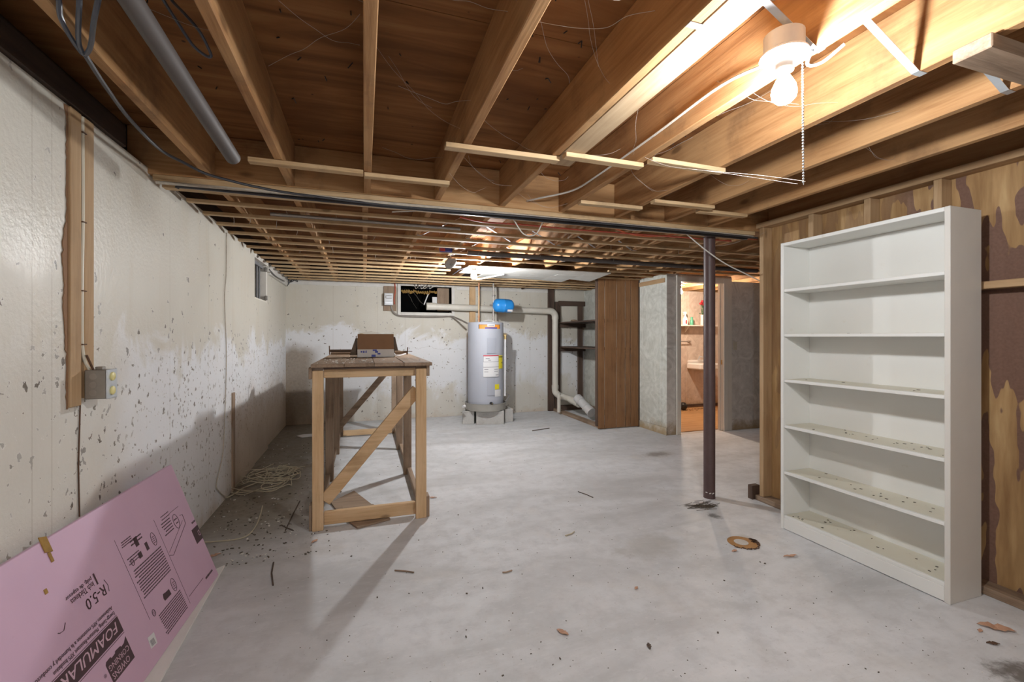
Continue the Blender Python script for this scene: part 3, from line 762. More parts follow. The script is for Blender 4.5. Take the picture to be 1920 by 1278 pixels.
# supply pipes
pA = at(898, 560, y=6.66); pB = at(925, 560, y=6.66)
build(MB().tube([(pA.x, 6.66, HZ1 + .005), (pA.x, 6.66, 2.14)], .013, 12), 'supply_pipe', 'copper', wh, 0, True)['label'] = 'copper pipe'
build(MB().tube([(pB.x, 6.66, HZ1 + .005), (pB.x, 6.66, 2.14)], .013, 12), 'supply_pipe', 'steelpipe', wh, 0, True)['label'] = 'dull brown pipe with fittings'
for z in (1.55, 1.60): build(MB().lathe([(.019, z), (.019, z + .03)], (pA.x, 6.66, 0), n=12), 'fitting', 'copper', wh, 0, True)
for z in (1.545, 1.62, 1.78, 1.92): build(MB().lathe([(.020, z), (.020, z + .035)], (pB.x, 6.66, 0), n=12), 'fitting', 'steelpipe', wh, 0, True)
build(MB().tube([(pB.x - .03, 6.64, 1.94), (pB.x, 6.62, 1.955), (pB.x + .03, 6.64, 1.94)], .006, 6), 'valve_handle', 'steelpipe', wh)
build(MB().lathe([(.018, 0), (.018, .012), (.008, .014)], (HX + .09, HY - .12, HZ1 + .006), n=12), 'top_cap', 'porcelain', wh)
build(MB().tube(spline([(pA.x + .02, 6.6, HZ1 + .01), ((pA.x + pB.x) / 2, 6.55, HZ1 + .035), (pB.x + .05, 6.58, HZ1 + .012)]), .006, 6), 'wire', 'whitecable', wh)
# expansion tank, on the pipe
a, b = at(925, 572, y=6.64), at(962, 574, y=6.66)
et = root('expansion_tank', a, 'bright blue expansion tank lying sideways on the pipe over the water heater', 'tank')
ax = (b - a).normalized(); Lr = (b - a).length; q = 13 * 6.8 / 836
build(MB().lathe([(.02, -.01), (.04, 0), (q * .72, .012), (q * .95, .045), (q, .08), (q, Lr * .5 - .004), (q * 1.02, Lr * .5), (q, Lr * .5 + .004), (q, Lr - .08), (q * .95, Lr - .04), (q * .7, Lr - .01), (.03, Lr)], a, ax, 32), 'shell', 'blue', et, 0, True)
build(MB().tube([a - ax * .055, a + ax * .0], .014, 10), 'nipple', 'steelpipe', et, 0, True)
pc = a + ax * Lr * .68 + Vector((-.02, -q * .99, -q * .55))
o = build(MB().obox(pc, ax * .085, Vector((0, .018, -.032)), Vector((0, -.003, -.0015))), 'sticker', 'tapewhite', et); o['label'] = 'white sticker'
# blocks and pan drain
def block(p0, p1, depth, label, z1=.198):
    a, b = Vector((p0[0], p0[1], 0)), Vector((p1[0], p1[1], 0)); d = b - a; n = Vector((-d.y, d.x, 0)).normalized() * depth
    r_ = root('concrete_block', (a + b + n) / 2, label, 'block', 'concrete blocks under the water heater')
    t = .03
    dn = d.normalized(); nn = n.normalized()
    build(MB().obox(a, d, nn * t, (0, 0, z1)).obox(a + n - nn * t, d, nn * t, (0, 0, z1)).obox(a + nn * t, dn * t, n - nn * 2 * t, (0, 0, z1)).obox(b - dn * t + nn * t, dn * t, n - nn * 2 * t, (0, 0, z1)).obox(a + d * .5 - dn * t / 2 + nn * t, dn * t, n - nn * 2 * t, (0, 0, z1)), 'block_body', 'block', r_, .004)
    return r_
g0 = at(867, 795, z=0); g1 = at(890, 795, z=0)
block((g0.x, g0.y), (g1.x - .01, g1.y), .40, 'grey concrete block under the left side of the water heater')
g2 = at(893, 796, z=0); g3 = at(945, 795, z=0)
block((g2.x, g2.y), (g3.x, g3.y), .19, 'middle grey concrete block facing forward under the water heater pan')
g4 = at(946, 791, z=0); g5 = at(962, 790, z=0)
block((g4.x + .002, g4.y), (g5.x, g5.y), .40, 'grey concrete block under the right side of the water heater')
pd = at(955, 741, y=6.85); pe = at(944, 760, y=6.62)
tag(build(MB().tube([pe, pd], .012, 10).tube([pd, pd + Vector((.0, .25, .02))], .012, 10), 'drain_tube', 'tapewhite', None, 0, True), 'thin white plastic drain tube slanting up from the heater pan', 'pipe')
tag(build(MB().tube([at(868, 762, y=6.40), at(872, 761, y=6.42)], .02, 10), 'pan_plug', 'tapewhite', None, 0, True), 'white plastic drain fitting on the left rim of the heater pan', 'fitting')

# ---- white waste pipe along the back wall
pw = root('waste_pipe', (2.0, 7.14, 0), 'cream plastic waste pipe running along the back wall and down to the floor', 'pipe')
yP = 7.17
A = at(801, 574, y=yP); B = at(1032, 583, y=yP); xv = at(1041, 650, y=yP).x
rP = .052
build(MB().tube([A, (B.x - .03, yP, B.z)], rP, 20), 'pipe_run', 'pvc', pw, 0, True)
build(MB().tube([A - Vector((.012, 0, 0)), A + Vector((.13, 0, 0))], rP + .007, 20), 'coupling', 'pvc', pw, 0, True)
zb = at(1041, 728, y=yP).z
elb = [(xv - .13, yP, B.z)] + [(xv - .10 + .10 * math.sin(t * PI / 16), yP, B.z - .10 + .10 * math.cos(t * PI / 16)) for t in range(9)] + [(xv, yP, B.z - .14)]
build(MB().tube(elb, rP + .006, 18), 'elbow', 'pvc', pw, 0, True)
build(MB().tube([(xv, yP, B.z - .13), (xv, yP, zb)], rP, 20), 'pipe_run', 'pvc', pw, 0, True)
build(MB().tube([(xv, yP, zb + .06), (xv, yP, zb - .0)], rP + .008, 18), 'coupling', 'pvc', pw, 0, True)
E1 = at(1077, 750, y=6.75)
build(MB().tube(spline([(xv, yP, zb + .01), (xv, yP - .01, zb - .06), at(1048, 741, y=7.1), at(1058, 744, y=7.0)], 5), rP + .004, 18), 'elbow', 'pvc', pw, 0, True)
build(MB().tube([at(1056, 743.5, y=7.02), E1], rP, 18), 'pipe_run', 'pvc', pw, 0, True)
build(MB().tube([at(1070, 748.5, y=6.82), at(1086, 757, y=6.55)], rP + .008, 18), 'wye', 'pvc', pw, 0, True)
c0, c1 = at(1083, 746, y=6.55), at(1109, 773, y=6.15)
dd = (c1 - c0)
build(MB().tube([c0, c1], .066, 20), 'cleanout', 'pvc_grey', pw, 0, True)['label'] = 'thick grey white cleanout'
for f0, f1 in ((0, .27), (.62, .70), (.82, 1.02)): build(MB().tube([c0 + dd * f0, c0 + dd * f1], .0735, 20), 'coupling', 'pvc_grey', pw, 0, True)
sp = at(1048, 772, z=.045); 
tag(build(MB().lathe([(.03, .042), (.03, .36)], (sp.x, sp.y, 0), n=14), 'pipe_support', 'pvc', None, 0, True), 'short cream plastic pipe stub standing under the waste pipe elbow', 'pipe')

# ---- shelf closet beside the bathroom
cl = root('storage_closet', (3.5, 6.3, 0), 'brown board sided open closet with two shelves standing against the bathroom wall', 'closet')
YC = 5.57
ue = [1121, 1134, 1156, 1172.5, 1183, 1197.5]
ex = [at(u, 700, y=YC).x for u in ue]
for a, b in zip(ex[:-1], ex[1:]): bx('board', 'brown_z', (a + .0035, b - .0035, YC, YC + .014, .012, 2.165), cl, .003)
bx('corner_post', 'dark_z', (ex[-1], ex[-1] + .035, YC - .004, YC + .05, 0, 2.165), cl, .002)
bx('corner_post', 'dark_z', (ex[0] - .012, ex[0], YC, YC + .06, .046, 2.165), cl, .002)
bx('bottom_plate', 'old_y', (3.175, 3.265, YC + .02, YB - .005, 0, .045), cl, .003)
bx('back_stud', 'dark_z', (3.215, 3.315, YB - .045, YB - .001, .046, 1.93), cl, .003)
bx('back_stud', 'dark_z', (3.665, 3.755, YB - .045, YB - .001, 0, 1.90), cl, .003)
bx('back_rail', 'dark_x', (3.27, 3.795, YB - .06, YB - .045, 1.86, 1.945), cl, .003)
bx('back_rail', 'dark_x', (3.32, 3.79, YB - .06, YB - .001, 0, .09), cl, .003)
bx('wall_stud', 'dark_z', (3.08, 3.19, YB - .05, YB - .001, 0, 2.17), cl, .003)
for z in (1.565, 1.14): 
    bx('shelf', 'dark_y', (3.27, 3.795, YC + .10, YB - .05, z - .022, z), cl, .002)
    bx('shelf_cleat', 'dark_x', (3.27, 3.795, YB - .075, YB - .062, z - .09, z - .023), cl, .002)
tag(build(MB().lathe([(.02, 0), (.06, .012), (.05, .03), (.01, .035)], (3.40, 6.9, 1.5655), n=9), 'rag', 'old_x', None), 'small brown crumpled rag lying on the upper closet shelf', 'rag')
# timber post on the back wall
px = at(886, 560, y=YB - .04).x
tag(bx('wall_post', 'pine_z', (px - .05, px + .05, YB - .05, YB - .002, 1.0, 2.17), None, .003), 'pale timber post fixed to the back wall behind the water heater', 'post')
px = at(932, 530, y=YB - .02).x
tag(build(MB().tube([(px, YB - .03, 1.5), (px, YB - .03, 2.17)], .012, 8), 'wall_conduit', 'steelpipe', None, 0, True), 'thin grey conduit on the back wall beside the blue tank', 'conduit')

# ---- electrical boxes
bp_ = root('disconnect_switch', at(730, 560, y=YB), 'grey electrical disconnect box on a brown backing board at the back wall', 'switch box')
a, b = at(719, 536, y=YB), at(743, 583, y=YB)
bx('backing_board', 'old_z', (a.x, b.x, YB - .02, YB - .001, b.z, a.z), bp_, .002)
a, b = at(720.5, 549, y=YB - .1), at(737, 572, y=YB - .1)
bxx = bx('housing', 'greyplate', (a.x, b.x, YB - .10, YB - .0205, b.z, a.z), bp_, .004)
bx('cover', 'alum', (a.x + .008, b.x - .008, YB - .104, YB - .1005, b.z + .02, b.z + .055), bxx, .002)
build(MB().tube(spline([(b.x - .02, YB - .106, a.z - .04), (a.x + .03, YB - .108, a.z - .04), (a.x + .025, YB - .108, a.z - .06), (a.x + .03, YB - .108, a.z - .08), (b.x - .02, YB - .106, a.z - .08)], 3), .004, 6), 'handle', 'steelpipe', bxx)
cable('conduit', [at(u, v, y=YB - .03) for u, v in ((733, 573), (736, 583), (744, 590), (757, 592.5), (800, 594), (830, 593.5), (845, 593))] + [at(860, 598, y=7.1), at(876, 606, y=6.9)], .014, 'steelpipe', 'grey flexible conduit sagging from the disconnect box to the water heater', 'conduit', 8)
cable('red_wire', [at(740, 525, y=YB - .03), at(741, 545, y=YB - .03), at(739, 560, y=YB - .03), at(740, 570, y=YB - .03)], .008, 'redcable', 'short red wire hanging beside the disconnect box', 'wire')
for k in range(6):
    u = 778 + k * 6
    cable('window_wire', [at(u + 6, 523, y=YB - .03), at(u, 532, y=YB - .06), at(u + 2 - k, 541, y=YB - .02), at(u + 7, 536, y=YB - .05)], .006, ['oldcable', 'blackcable', 'whitecable'][k % 3], 'thin wire looping over the back wall window top, %s from the left' % ('first', 'second', 'third', 'fourth', 'fifth', 'sixth')[k], 'wire', 5, 4, 'wires over the back window')
tag(build(MB().tube([at(803, 551, y=YB - .08), at(795, 571, y=YB - .08)], .009, 8), 'plastic_stick', 'tapewhite', None), 'white plastic stick standing on the end of the waste pipe', 'stick')

# chase with cable and outlet box on the left wall
ch = root('cable_chase', (WX, 2.18, 1.03), 'pair of raw timber boards let into the left wall around a pale cable', 'board')
bx('board', 'stud_z', (WX + .001, WX + .012, 2.115, 2.182, 1.035, 2.17), ch, .002)
bx('board', 'stud_z', (WX + .001, WX + .014, 2.198, 2.262, 1.06, 2.168), ch, .002)
bx('shadow_gap', 'dark_z', (WX + .001, WX + .003, 2.183, 2.197, 1.04, 2.168), ch)
o = build(MB().tube(spline([(WX + .009, 2.193, 2.165), (WX + .010, 2.194, 1.8), (WX + .009, 2.19, 1.5), (WX + .010, 2.192, 1.25), (WX + .02, 2.215, 1.17)], 6), .006, 7), 'cable', 'ivory', ch, 0, True)
for z in (2.10, 1.75, 1.48, 1.27): build(MB().box(WX + .008, WX + .018, 2.18, 2.206, z, z + .004), 'staple', 'darkrust', ch)
mb = MB(); z = 1.03; pts = []; 
edge = []
while z < 2.17: edge.append((z, 2.111 - R.uniform(0, .007) - max(0, .016 * math.sin(z * 9) + .010 * math.sin(z * 23 + 1)) - (.010 if 1.25 < z < 1.62 else 0))); z += .016
mb.prism([(WX + .0012, y, z) for z, y in edge] + [(WX + .0012, 2.114, 2.17), (WX + .0012, 2.114, 1.03)], (.003, 0, 0))
o = build(mb, 'torn_paper', 'cardboard', ch); o['label'] = 'ragged brown facing torn along the board edge'
build(MB().tube([(WX + .004, 2.19, 1.05), (WX + .003, 2.18, .8), (WX + .004, 2.185, .6)], .0025, 6), 'ground_wire', 'darkrust', ch)
ob = root('outlet_box', (WX, 2.25, 1.05), 'grey metal outlet box with yellow sockets at the foot of the cable boards', 'outlet')
oy0, oy1, oz0, oz1 = 2.19, 2.265, 1.055, 1.17
ox0, ox1 = WX + .016, WX + .085
hb = bx('box_body', 'boxsteel', (ox0, ox1, oy0, oy1, oz0, oz1), ob, .003)
for z in (1.08, 1.112, 1.145): build(MB().lathe([(.0125, 0), (.0125, .0012)], ((ox0 + ox1) / 2 - .006, oy0 - .0012, z), (0, 1, 0), 16), 'knockout', 'steelpipe', hb)
cv = bx('cover_plate', 'galv', (ox1, ox1 + .004, oy0 - .002, oy1 + .003, oz0 - .002, oz1 + .002), ob, .002)
for z in (1.085, 1.142): build(MB().lathe([(.0175, 0), (.0175, .004), (.015, .006)], (ox1 + .004, (oy0 + oy1) / 2, z), (1, 0, 0), 18), 'socket', 'paleyellow', cv, 0, True)['label'] = 'pale yellow socket face'
build(MB().tube([(ox0 + .02, oy0 + .02, oz1), (ox0 + .005, oy0 + .005, oz1 + .06)], .004, 6), 'bare_wire', 'darkrust', ob)
bx('clamp', 'steelpipe', (ox0 + .02, ox0 + .045, oy0 + .03, oy0 + .055, oz1, oz1 + .012), ob, .002)

# wires down the left wall
cable('wall_wire', [at(u, v, x=WX + .008) for u, v in ((425, 436), (424.5, 470), (424, 515), (421, 560), (424, 640), (424, 700), (421, 790), (418, 850), (406, 905), (411, 921), (424, 932))], .0035, 'oldcable', 'thin dusty wire hanging down the left wall to the floor', 'wire')

# ---- lamps
def chain(pts, r, step, par, mat='galv'):
    mb = MB(); pts = [Vector(p) for p in pts]
    for a, b in zip(pts[:-1], pts[1:]):
        d = b - a; n = max(1, int(d.length / step))
        for k in range(n):
            c = a + d * k / n
            mb.lathe([(r * .3, -r), (r, -r * .4), (r, r * .4), (r * .3, r)], c, (0, 0, 1), 6)
        mb.tube([a, b], r * .35, 5)
    o = build(mb, 'pull_chain', mat, par); o['kind'] = 'stuff'; return o
def lamp(x, y, zt, mat, label, box=True, ch=0, par_h=.05):
    """bare bulb lamp holder; zt is the underside of its round plate"""
    r_ = root('ceiling_lamp', (x, y, zt), label, 'lamp')
    if box: build(MB().lathe([(.052, zt + .013), (.054, zt + .015), (.054, zt + .065), (.05, zt + .067)], (x, y, 0), n=28), 'junction_box', 'greyplate', r_, 0, True)
    build(MB().lathe([(.055, zt + .012), (.064, zt + .008), (.065, zt + .002), (.060, zt - .002), (.03, zt - .006)], (x, y, 0), n=32), 'base_plate', 'porcelain', r_, 0, True)
    build(MB().lathe([(.026, zt - .004), (.0235, zt - .02), (.0225, zt - .034), (.025, zt - .036), (.025, zt - .041), (.021, zt - .042)], (x, y, 0), n=24), 'socket', 'porcelain', r_, 0, True)
    z = zt - .042
    prof = [(.013, z), (.014, z - .012), (.022, z - .026), (.031, z - .045), (.034, z - .062), (.031, z - .078), (.02, z - .09), (.004, z - .095)]
    build(MB().lathe(prof[::-1], (x, y, 0), n=20), 'bulb', mat, r_, 0, True)
    if ch: chain([(x + .03, y - .035, zt - .025), (x + .032, y - .036, zt - ch)], .0032, .0085, r_)
    return r_
L1 = lamp(1.18, 1.0, 2.128, 'bulb_front', 'bare lit bulb in a round white holder with a long pull chain near the bookcase', True, .385)
lamp(1.18, 4.93, 2.095, 'bulb_back', 'bare lit bulb under the white ceiling tile above the water heater', False)
tag(lamp(4.86, 6.0, 2.135, 'bulb_bath', 'bare lit bulb glowing inside the bathroom doorway', False), 'bare lit bulb glowing inside the bathroom doorway', 'lamp')
lamp(.64, -1.9, 2.128, 'bulb_fill', 'added bare fill bulb in a round holder behind the viewer', True)  # unseen bulb added behind the camera to lift the shadows
# cable feeding the front lamp along the joist
cable('lamp_cable', [(1.233, 1.05, 2.165), (1.24, 1.3, 2.22), (1.246, 1.7, 2.215), (1.246, 2.2, 2.21), (1.20, 2.45, 2.19), (1.06, 2.66, 2.19), (1.02, 2.765, 2.20)], .0055, 'whitecable', 'pale cable running from the front lamp along the joist into the header', 'cable')
cable('lamp_cable', [(1.25, .97, 2.14), (1.30, 1.02, 2.142), (1.36, 1.02, 2.16), (1.40, .98, 2.2)], .005, 'whitecable', 'short white cable tail sticking out beside the front lamp', 'cable')

# ---- metal bridging straps between the joists
def strap(i, up, y, label, group=None):
    x0, x1 = JX[i], JX[i + 1]
    lo = (x0, x1) if up > 0 else (x1, x0)
    a = Vector((lo[0], y, ZJ - .0015)); b = Vector((lo[1] - (JW + .002) * (1 if up > 0 else -1), y, ZS - .02))
    s = 1 if up > 0 else -1
    k = a + Vector((s * .022, 0, 0)); k2 = a + Vector((s * .055, 0, .018))
    pts = [a - Vector((s * .018, 0, 0)), k, k2, b - Vector((s * .004, 0, .02)), b]
    mb = MB(); wv = Vector((0, .022, 0)); th = .0012
    for p, q in zip(pts[:-1], pts[1:]):
        d = q - p; n = Vector((0, 1, 0)).cross(d).normalized() * th
        mb.obox(p, d, wv, n)
    return tag(build(mb, 'bridging_strap', 'galv', None), label, 'strap', group)
SG = 'metal bridging straps between the joists'
strap(4, 1, .985, 'white metal bridging strap bent up from the plywood strip, left of the front lamp', SG)
strap(4, -1, .955, 'white metal bridging strap rising from the joist just right of the front lamp', SG)
strap(5, -1, .94, 'white metal bridging strap rising across the second joist right of the front lamp', SG)
strap(6, -1, .915, 'white metal bridging strap partly behind the grey lumber block', SG)
ORD = ('first', 'second', 'third', 'fourth', 'fifth', 'sixth', 'seventh', 'eighth')
for row, items in (('nearer', ((3.75, 3, 1), (3.75, 4, 1), (3.78, 4, -1), (3.75, 5, 1), (3.78, 5, -1), (3.75, 6, 1), (3.78, 6, -1), (3.77, 7, -1))), ('farther', ((4.55, 4, 1), (4.55, 5, -1), (4.55, 6, -1), (4.5, 7, 1)))):
    for k, (y, i, u) in enumerate(items):
        strap(i, u, y, 'bent metal strap above the furring strips, %s from the left in the %s row' % (ORD[k], row), 'straps above the furring strips')

# ---- pipe and loose cables under the ceiling
pp = root('drain_pipe', (-.58, 1.4, 2.2), 'dark grey plastic pipe sloping along between two joists, front left', 'pipe')
a, b = Vector((-.615, -.6, 2.315)), Vector((-.598, 2.30, 2.175))
a = Vector((-.605, .15, 2.288)); b2 = at(437, 296, y=2.12)
d = (b2 - a).normalized(); a = b2 - d * 3.6
build(MB().tube([a, b2 - d * .9], .032, 20), 'pipe_run', 'abs', pp, 0, True)
build(MB().tube([b2 - d * .9, b2], .028, 20), 'pipe_run', 'abs', pp, 0, True)
build(MB().tube([b2 - d * .905, b2 - d * .893], .0345, 20), 'joint_ring', 'black', pp, 0, True)
def P(u, v, z): return at(u, v, z=z)
cable('hanging_cable', [P(100, -30, 2.2), P(110, 0, 2.16), P(113, 30, 2.14), P(128, 62, 2.13), P(150, 95, 2.125), P(160, 102, 2.12), P(170, 85, 2.12), P(176, 40, 2.13), P(184, 0, 2.15), P(192, -40, 2.2)], .0062, 'greycable', 'glossy grey cable loop dangling at the top left corner', 'cable', 7)
cable('hanging_cable', [P(150, -40, 2.2), P(149, 0, 2.15), P(147, 50, 2.13), P(148, 80, 2.125), P(155, 100, 2.12)], .0062, 'greycable', 'second grey cable strand hanging inside the loop at the top left', 'cable', 7)
cable('hanging_cable', [P(290, -30, 2.3), P(310, 6, 2.27), P(335, 45, 2.23), P(362, 85, 2.2), P(385, 104, 2.19), P(395, 106, 2.19), P(393, 95, 2.2), P(375, 60, 2.23), P(350, 30, 2.27), P(325, 4, 2.32), P(305, -20, 2.34)], .0045, 'greycable', 'thin black cable loop hanging beside the grey drain pipe', 'cable', 7)
cable('hanging_cable', [P(160, 103, 2.12), P(200, 165, 2.125), P(245, 225, 2.13), P(300, 280, 2.13), P(345, 305, 2.13), P(385, 325, 2.112), P(430, 338, 2.100), P(480, 350, 2.096), P(560, 364, 2.096), P(740, 386, 2.096), P(1000, 407, 2.095), P(1300, 434, 2.095), P(1420, 446, 2.095)], .0068, 'blackcable', 'long black cable running from the top left loop along the header beam', 'cable', 7, 8)
yc = 2.79
cable('header_cable', [(-1.03, 2.79, 2.108), (-.5, 2.782, 2.110), (.1, 2.784, 2.107), (.8, 2.782, 2.110), (1.5, 2.785, 2.106), (2.3, 2.783, 2.109), (2.96, 2.79, 2.107)], .009, 'oldcable', 'dusty pale cable stapled along the front of the header beam', 'cable', 7)
cable('header_cable', [(-.95, 2.86, 2.112), (-.9, 2.855, 2.118), (-.3, 2.858, 2.112), (.5, 2.86, 2.11), (1.4, 2.862, 2.108), (2.2, 2.858, 2.11), (2.97, 2.86, 2.108)], .012, 'blackcable', 'thick black cable running under the header beam', 'cable', 8)
cable('coax_cable', [at(u, v, y=yy) for u, v, yy in ((735, 397, 2.93), (840, 392, 2.92), (890, 388, 2.9), (930, 385, 2.88), (950, 393, 2.9), (965, 415, 2.9), (980, 437, 2.9), (995, 442, 2.92), (1008, 435, 2.95), (1020, 412, 2.92), (1035, 400, 2.88), (1055, 398, 2.85), (1100, 409, 2.85), (1150, 424, 2.87), (1200, 432, 2.9), (1265, 431, 2.92))], .0045, 'whitecable', 'white coaxial cable drooping in a loop below the header beam', 'cable')
cable('coax_cable', [at(1281, 433, y=2.92), at(1320, 466, y=2.86), at(1360, 494, y=2.82), at(1400, 514, y=2.8), at(1424, 526, y=2.79)], .0045, 'whitecable', 'straight white cable slanting past the steel post to the stud wall', 'cable')
cable('red_cable', [(.62, 3.0, 2.12), (.8, 3.02, 2.105), (1.1, 3.03, 2.112), (1.5, 3.02, 2.106), (1.9, 3.03, 2.112), (2.4, 3.0, 2.11), (2.95, 3.0, 2.114)], .006, 'redcable', 'red cable lying along the first furring strip behind the header', 'cable')
cable('orange_cable', [at(u, v, y=3.08) for u, v in ((1120, 418), (1150, 427), (1180, 438), (1215, 443), (1250, 441), (1290, 437), (1330, 441), (1370, 446), (1420, 449))], .006, 'orangecable', 'orange cable sagging below the furring strips beside the steel post', 'cable')
tag(build(MB().tube(spline([(.95, 4.235, 2.118), (2.0, 4.24, 2.118), (3.2, 4.25, 2.118), (4.6, 4.27, 2.118)], 4), .024, 10), 'black_pipe', 'abs', None, 0, True), 'long black plastic pipe lying across the joists among the back furring strips', 'pipe')
tag(build(MB().tube([(-.6, 3.36, 2.16 - .03), (.7, 3.37, 2.13)], .012, 8), 'steel_conduit', 'steelpipe', None, 0, True), 'dull conduit among the furring strips left of the centre', 'conduit')
cable('corner_wire', [at(u, v, y=7.2) for u, v in ((540, 512), (541, 530), (539, 535), (548, 524), (558, 528), (552, 521), (545, 529), (556, 522), (560, 516))], .006, 'blackcable', 'tangled black wire hanging in the back left corner', 'wire')
cable('corner_wire', [at(u, v, x=WX + .01) for u, v in ((505, 505), (512, 513), (520, 520), (533, 527))], .007, 'blackcable', 'black wire lying on top of the left wall by the corner', 'wire')

# hanging bits under the back furring strips
a = at(843, 491, y=4.55)
dk = root('metal_disc', a, 'round grey metal disc dangling below the back furring strips left of the lamp', 'disc')
nrm = Vector((.35, -.55, -.6)).normalized()
build(MB().lathe([(.058, 0), (.066, .008), (.066, .03), (.05, .036)], a, nrm, 28), 'disc', 'steelpipe', dk, 0, True)
build(MB().lathe([(.02, .036), (.018, .044)], a, nrm, 14), 'hub', 'boxsteel', dk, 0, True)
build(MB().tube([a, a + Vector((.01, .02, .07))], .003, 5), 'wire', 'darkrust', dk)
a = at(836, 475, y=4.35)
bb = root('small_carton', (a.x, 4.36, 2.13), 'small blue and red carton wedged above the furring strips', 'carton')
bx('carton_body', 'bluemark', (a.x - .06, a.x + .06, 4.33, 4.40, 2.135, 2.20), bb, .002)
bx('carton_stripe', 'red', (a.x - .06, a.x - .01, 4.328, 4.3295, 2.137, 2.165), bb)
# ceiling tiles
tl = root('ceiling_tile_panel', (2.05, 5.45, 2.10), 'sagging pale ceiling tiles fixed under the strips above the water heater', 'ceiling tile')
for i in range(6):
    for j in range(3):
        if i == 5 and j == 2: continue
        x0 = 1.135 + i * .309; y0_ = 5.0 + j * .285
        if i == 0 and j == 2: continue
        def zz(x, y): return 2.113 - .0 - (.05 * max(0, (x - 2.1)) ** 2 * (y - 5.0) * 1.6) - R.uniform(0, .002)
        c = [(x0 + .001, y0_ + .001), (x0 + .308, y0_ + .001), (x0 + .308, y0_ + .284), (x0 + .001, y0_ + .284)]
        zs = [zz(*q) for q in c]
        mb = MB().add([(q[0], q[1], z) for q, z in zip(c, zs)] + [(q[0], q[1], z + .012) for q, z in zip(c, zs)],
                      [(0,3,2,1),(4,5,6,7),(0,1,5,4),(1,2,6,5),(2,3,7,6),(3,0,4,7)])
        build(mb, 'tile', 'tile', tl, .002)
tag(build(MB().tube([at(893, 524, y=5.6), at(930, 517, y=5.5), at(945, 514, y=5.45)], .01, 6), 'loose_trim', 'tapewhite', None), 'white loose strip hanging under the ceiling tiles right of the bulb', 'strip')
tag(build(MB().tube([at(849, 514, y=5.3), at(862, 505, y=5.1), at(878, 500, y=4.98)], .007, 6), 'lamp_wire', 'blackcable', None), 'dark wire running to the back lamp along the tile edge', 'wire')
tag(build(MB().tube([at(978, 541, y=7.2), at(990, 536, y=7.2), at(1003, 534, y=7.2)], .015, 6), 'wood_splinter', 'dark_x', None), 'dark wood splinter hanging at the top of the back wall', 'scrap')

# ================================================================ FOAM BOARDS
e1 = Vector((.04148499, .99912258, -.00575039)); e2 = Vector((-.33467921, .01935093, .94213341)).normalized()
e1.z = 0; e1.normalize(); e2 = (e2 - e1 * e2.dot(e1)).normalized()
nrm = e1.cross(e2).normalized()
BO = Vector((-.74813534, 2.79039915, .015313))
fb = root('foam_board', BO, 'pink rigid foam insulation board with dark printing leaning against the left wall', 'insulation board')
W, LN, TK = .652, 1.42, .025
build(MB().obox(BO, -e1 * LN, e2 * W, -nrm * TK), 'foam_sheet', 'pink', fb, .002)
def bpnt(s, t, l=.0): return BO - e1 * s + e2 * t + nrm * l
def bar(name, s0, s1, t0, t1, mat='print', par=None, l=.0004):
    return build(MB().obox(bpnt(s0, t0, l - .0003), -e1 * (s1 - s0), e2 * (t1 - t0), nrm * .0006), name, mat, par or fb)
def btext(body, s0, s1, tb, tt, mat='print', l=.0009, shear=0, par=None, name='lettering'):
    if mat == 'print' and len(body) > 5: lettering(body, name, mat, par or fb, bpnt(s0 + .0007, tb + .0004), -e1, -e2, s1 - s0, tb - tt, l - .0001, shear)
    return lettering(body, name, mat, par or fb, bpnt(s0, tb), -e1, -e2, s1 - s0, tb - tt, l, shear)
bd = bar('print_band', .767, 1.415, .207, .268)
bar('print_line', .767, 1.415, .2715, .2735, par=bd); bar('print_line', .767, 1.415, .2005, .2025, par=bd)
btext('FOAMULAR', .786, 1.075, .258, .2225, 'pink_print', .0012, .25, par=bd)
btext('FOAMULAR', .7868, 1.0758, .258, .2225, 'pink_print', .0011, .25, par=bd)
btext('Energy-Saving, Moisture-Resistant XPS Insulation', .772, 1.085, .2965, .2785)
btext('Aislamiento XPS resistente a la humedad y conductor del calor', .772, 1.22, .318, .300)
btext('R-5.0', .762, .872, .398, .360, shear=.12); btext('R-5.0', .7632, .8732, .398, .360, shear=.12, l=.0008)
btext('1', .783, .7905, .455, .412); btext('1', .7836, .791, .455, .412, l=.0008)
btext('inch Thickness', .803, .922, .4335, .4135); btext('pulg. de espesor', .803, .938, .455, .4365)
build(MB().tube([bpnt(.752, .41, .0005), bpnt(.745, .385, .0005), bpnt(.752, .362, .0005)], .0012, 4), 'print_stroke', 'print', fb)
# logo block with a stepped skyline edge
poly = [(.771, .098), (.9035, .098), (.9035, .168), (.896, .176), (.872, .177), (.868, .17), (.846, .172), (.842, .178), (.812, .176), (.808, .170), (.79, .172), (.771, .186)]
lg = build(MB().prism([bpnt(s, t, .0001) for s, t in poly], nrm * .0006), 'print_logo', 'print', fb)
btext('CORNING', .779, .897, .158, .138, 'pink_print', .0014, par=lg); btext('OWENS', .795, .897, .128, .106, 'pink_print', .0014, par=lg)
btext('®', .916, .930, .150, .137)
for s in (.6175, .331): bar('print_rule', s, s + .0012, .15 if s > .5 else .04, .507 if s > .5 else .472)
def para(s0, s1, t0, t1, n, h=.0048):
    for k in range(n):
        t = t0 + (t1 - t0) * k / max(n - 1, 1); q = R.uniform(0, .04) if k % 4 == 3 else R.uniform(0, .012)
        m = MB(); s = s0
        while s < s1 - q:
            wln = R.uniform(.006, .022); e = min(s + wln, s1 - q)
            m.obox(bpnt(s, t - h / 2, .0001), -e1 * (e - s), e2 * h, nrm * .0006); s = e + .0025
        build(m, 'fine_print', 'print', fb)['kind'] = 'stuff'
para(.363, .60, .352, .235, 11); para(.36, .565, .128, .04, 10, .0042)
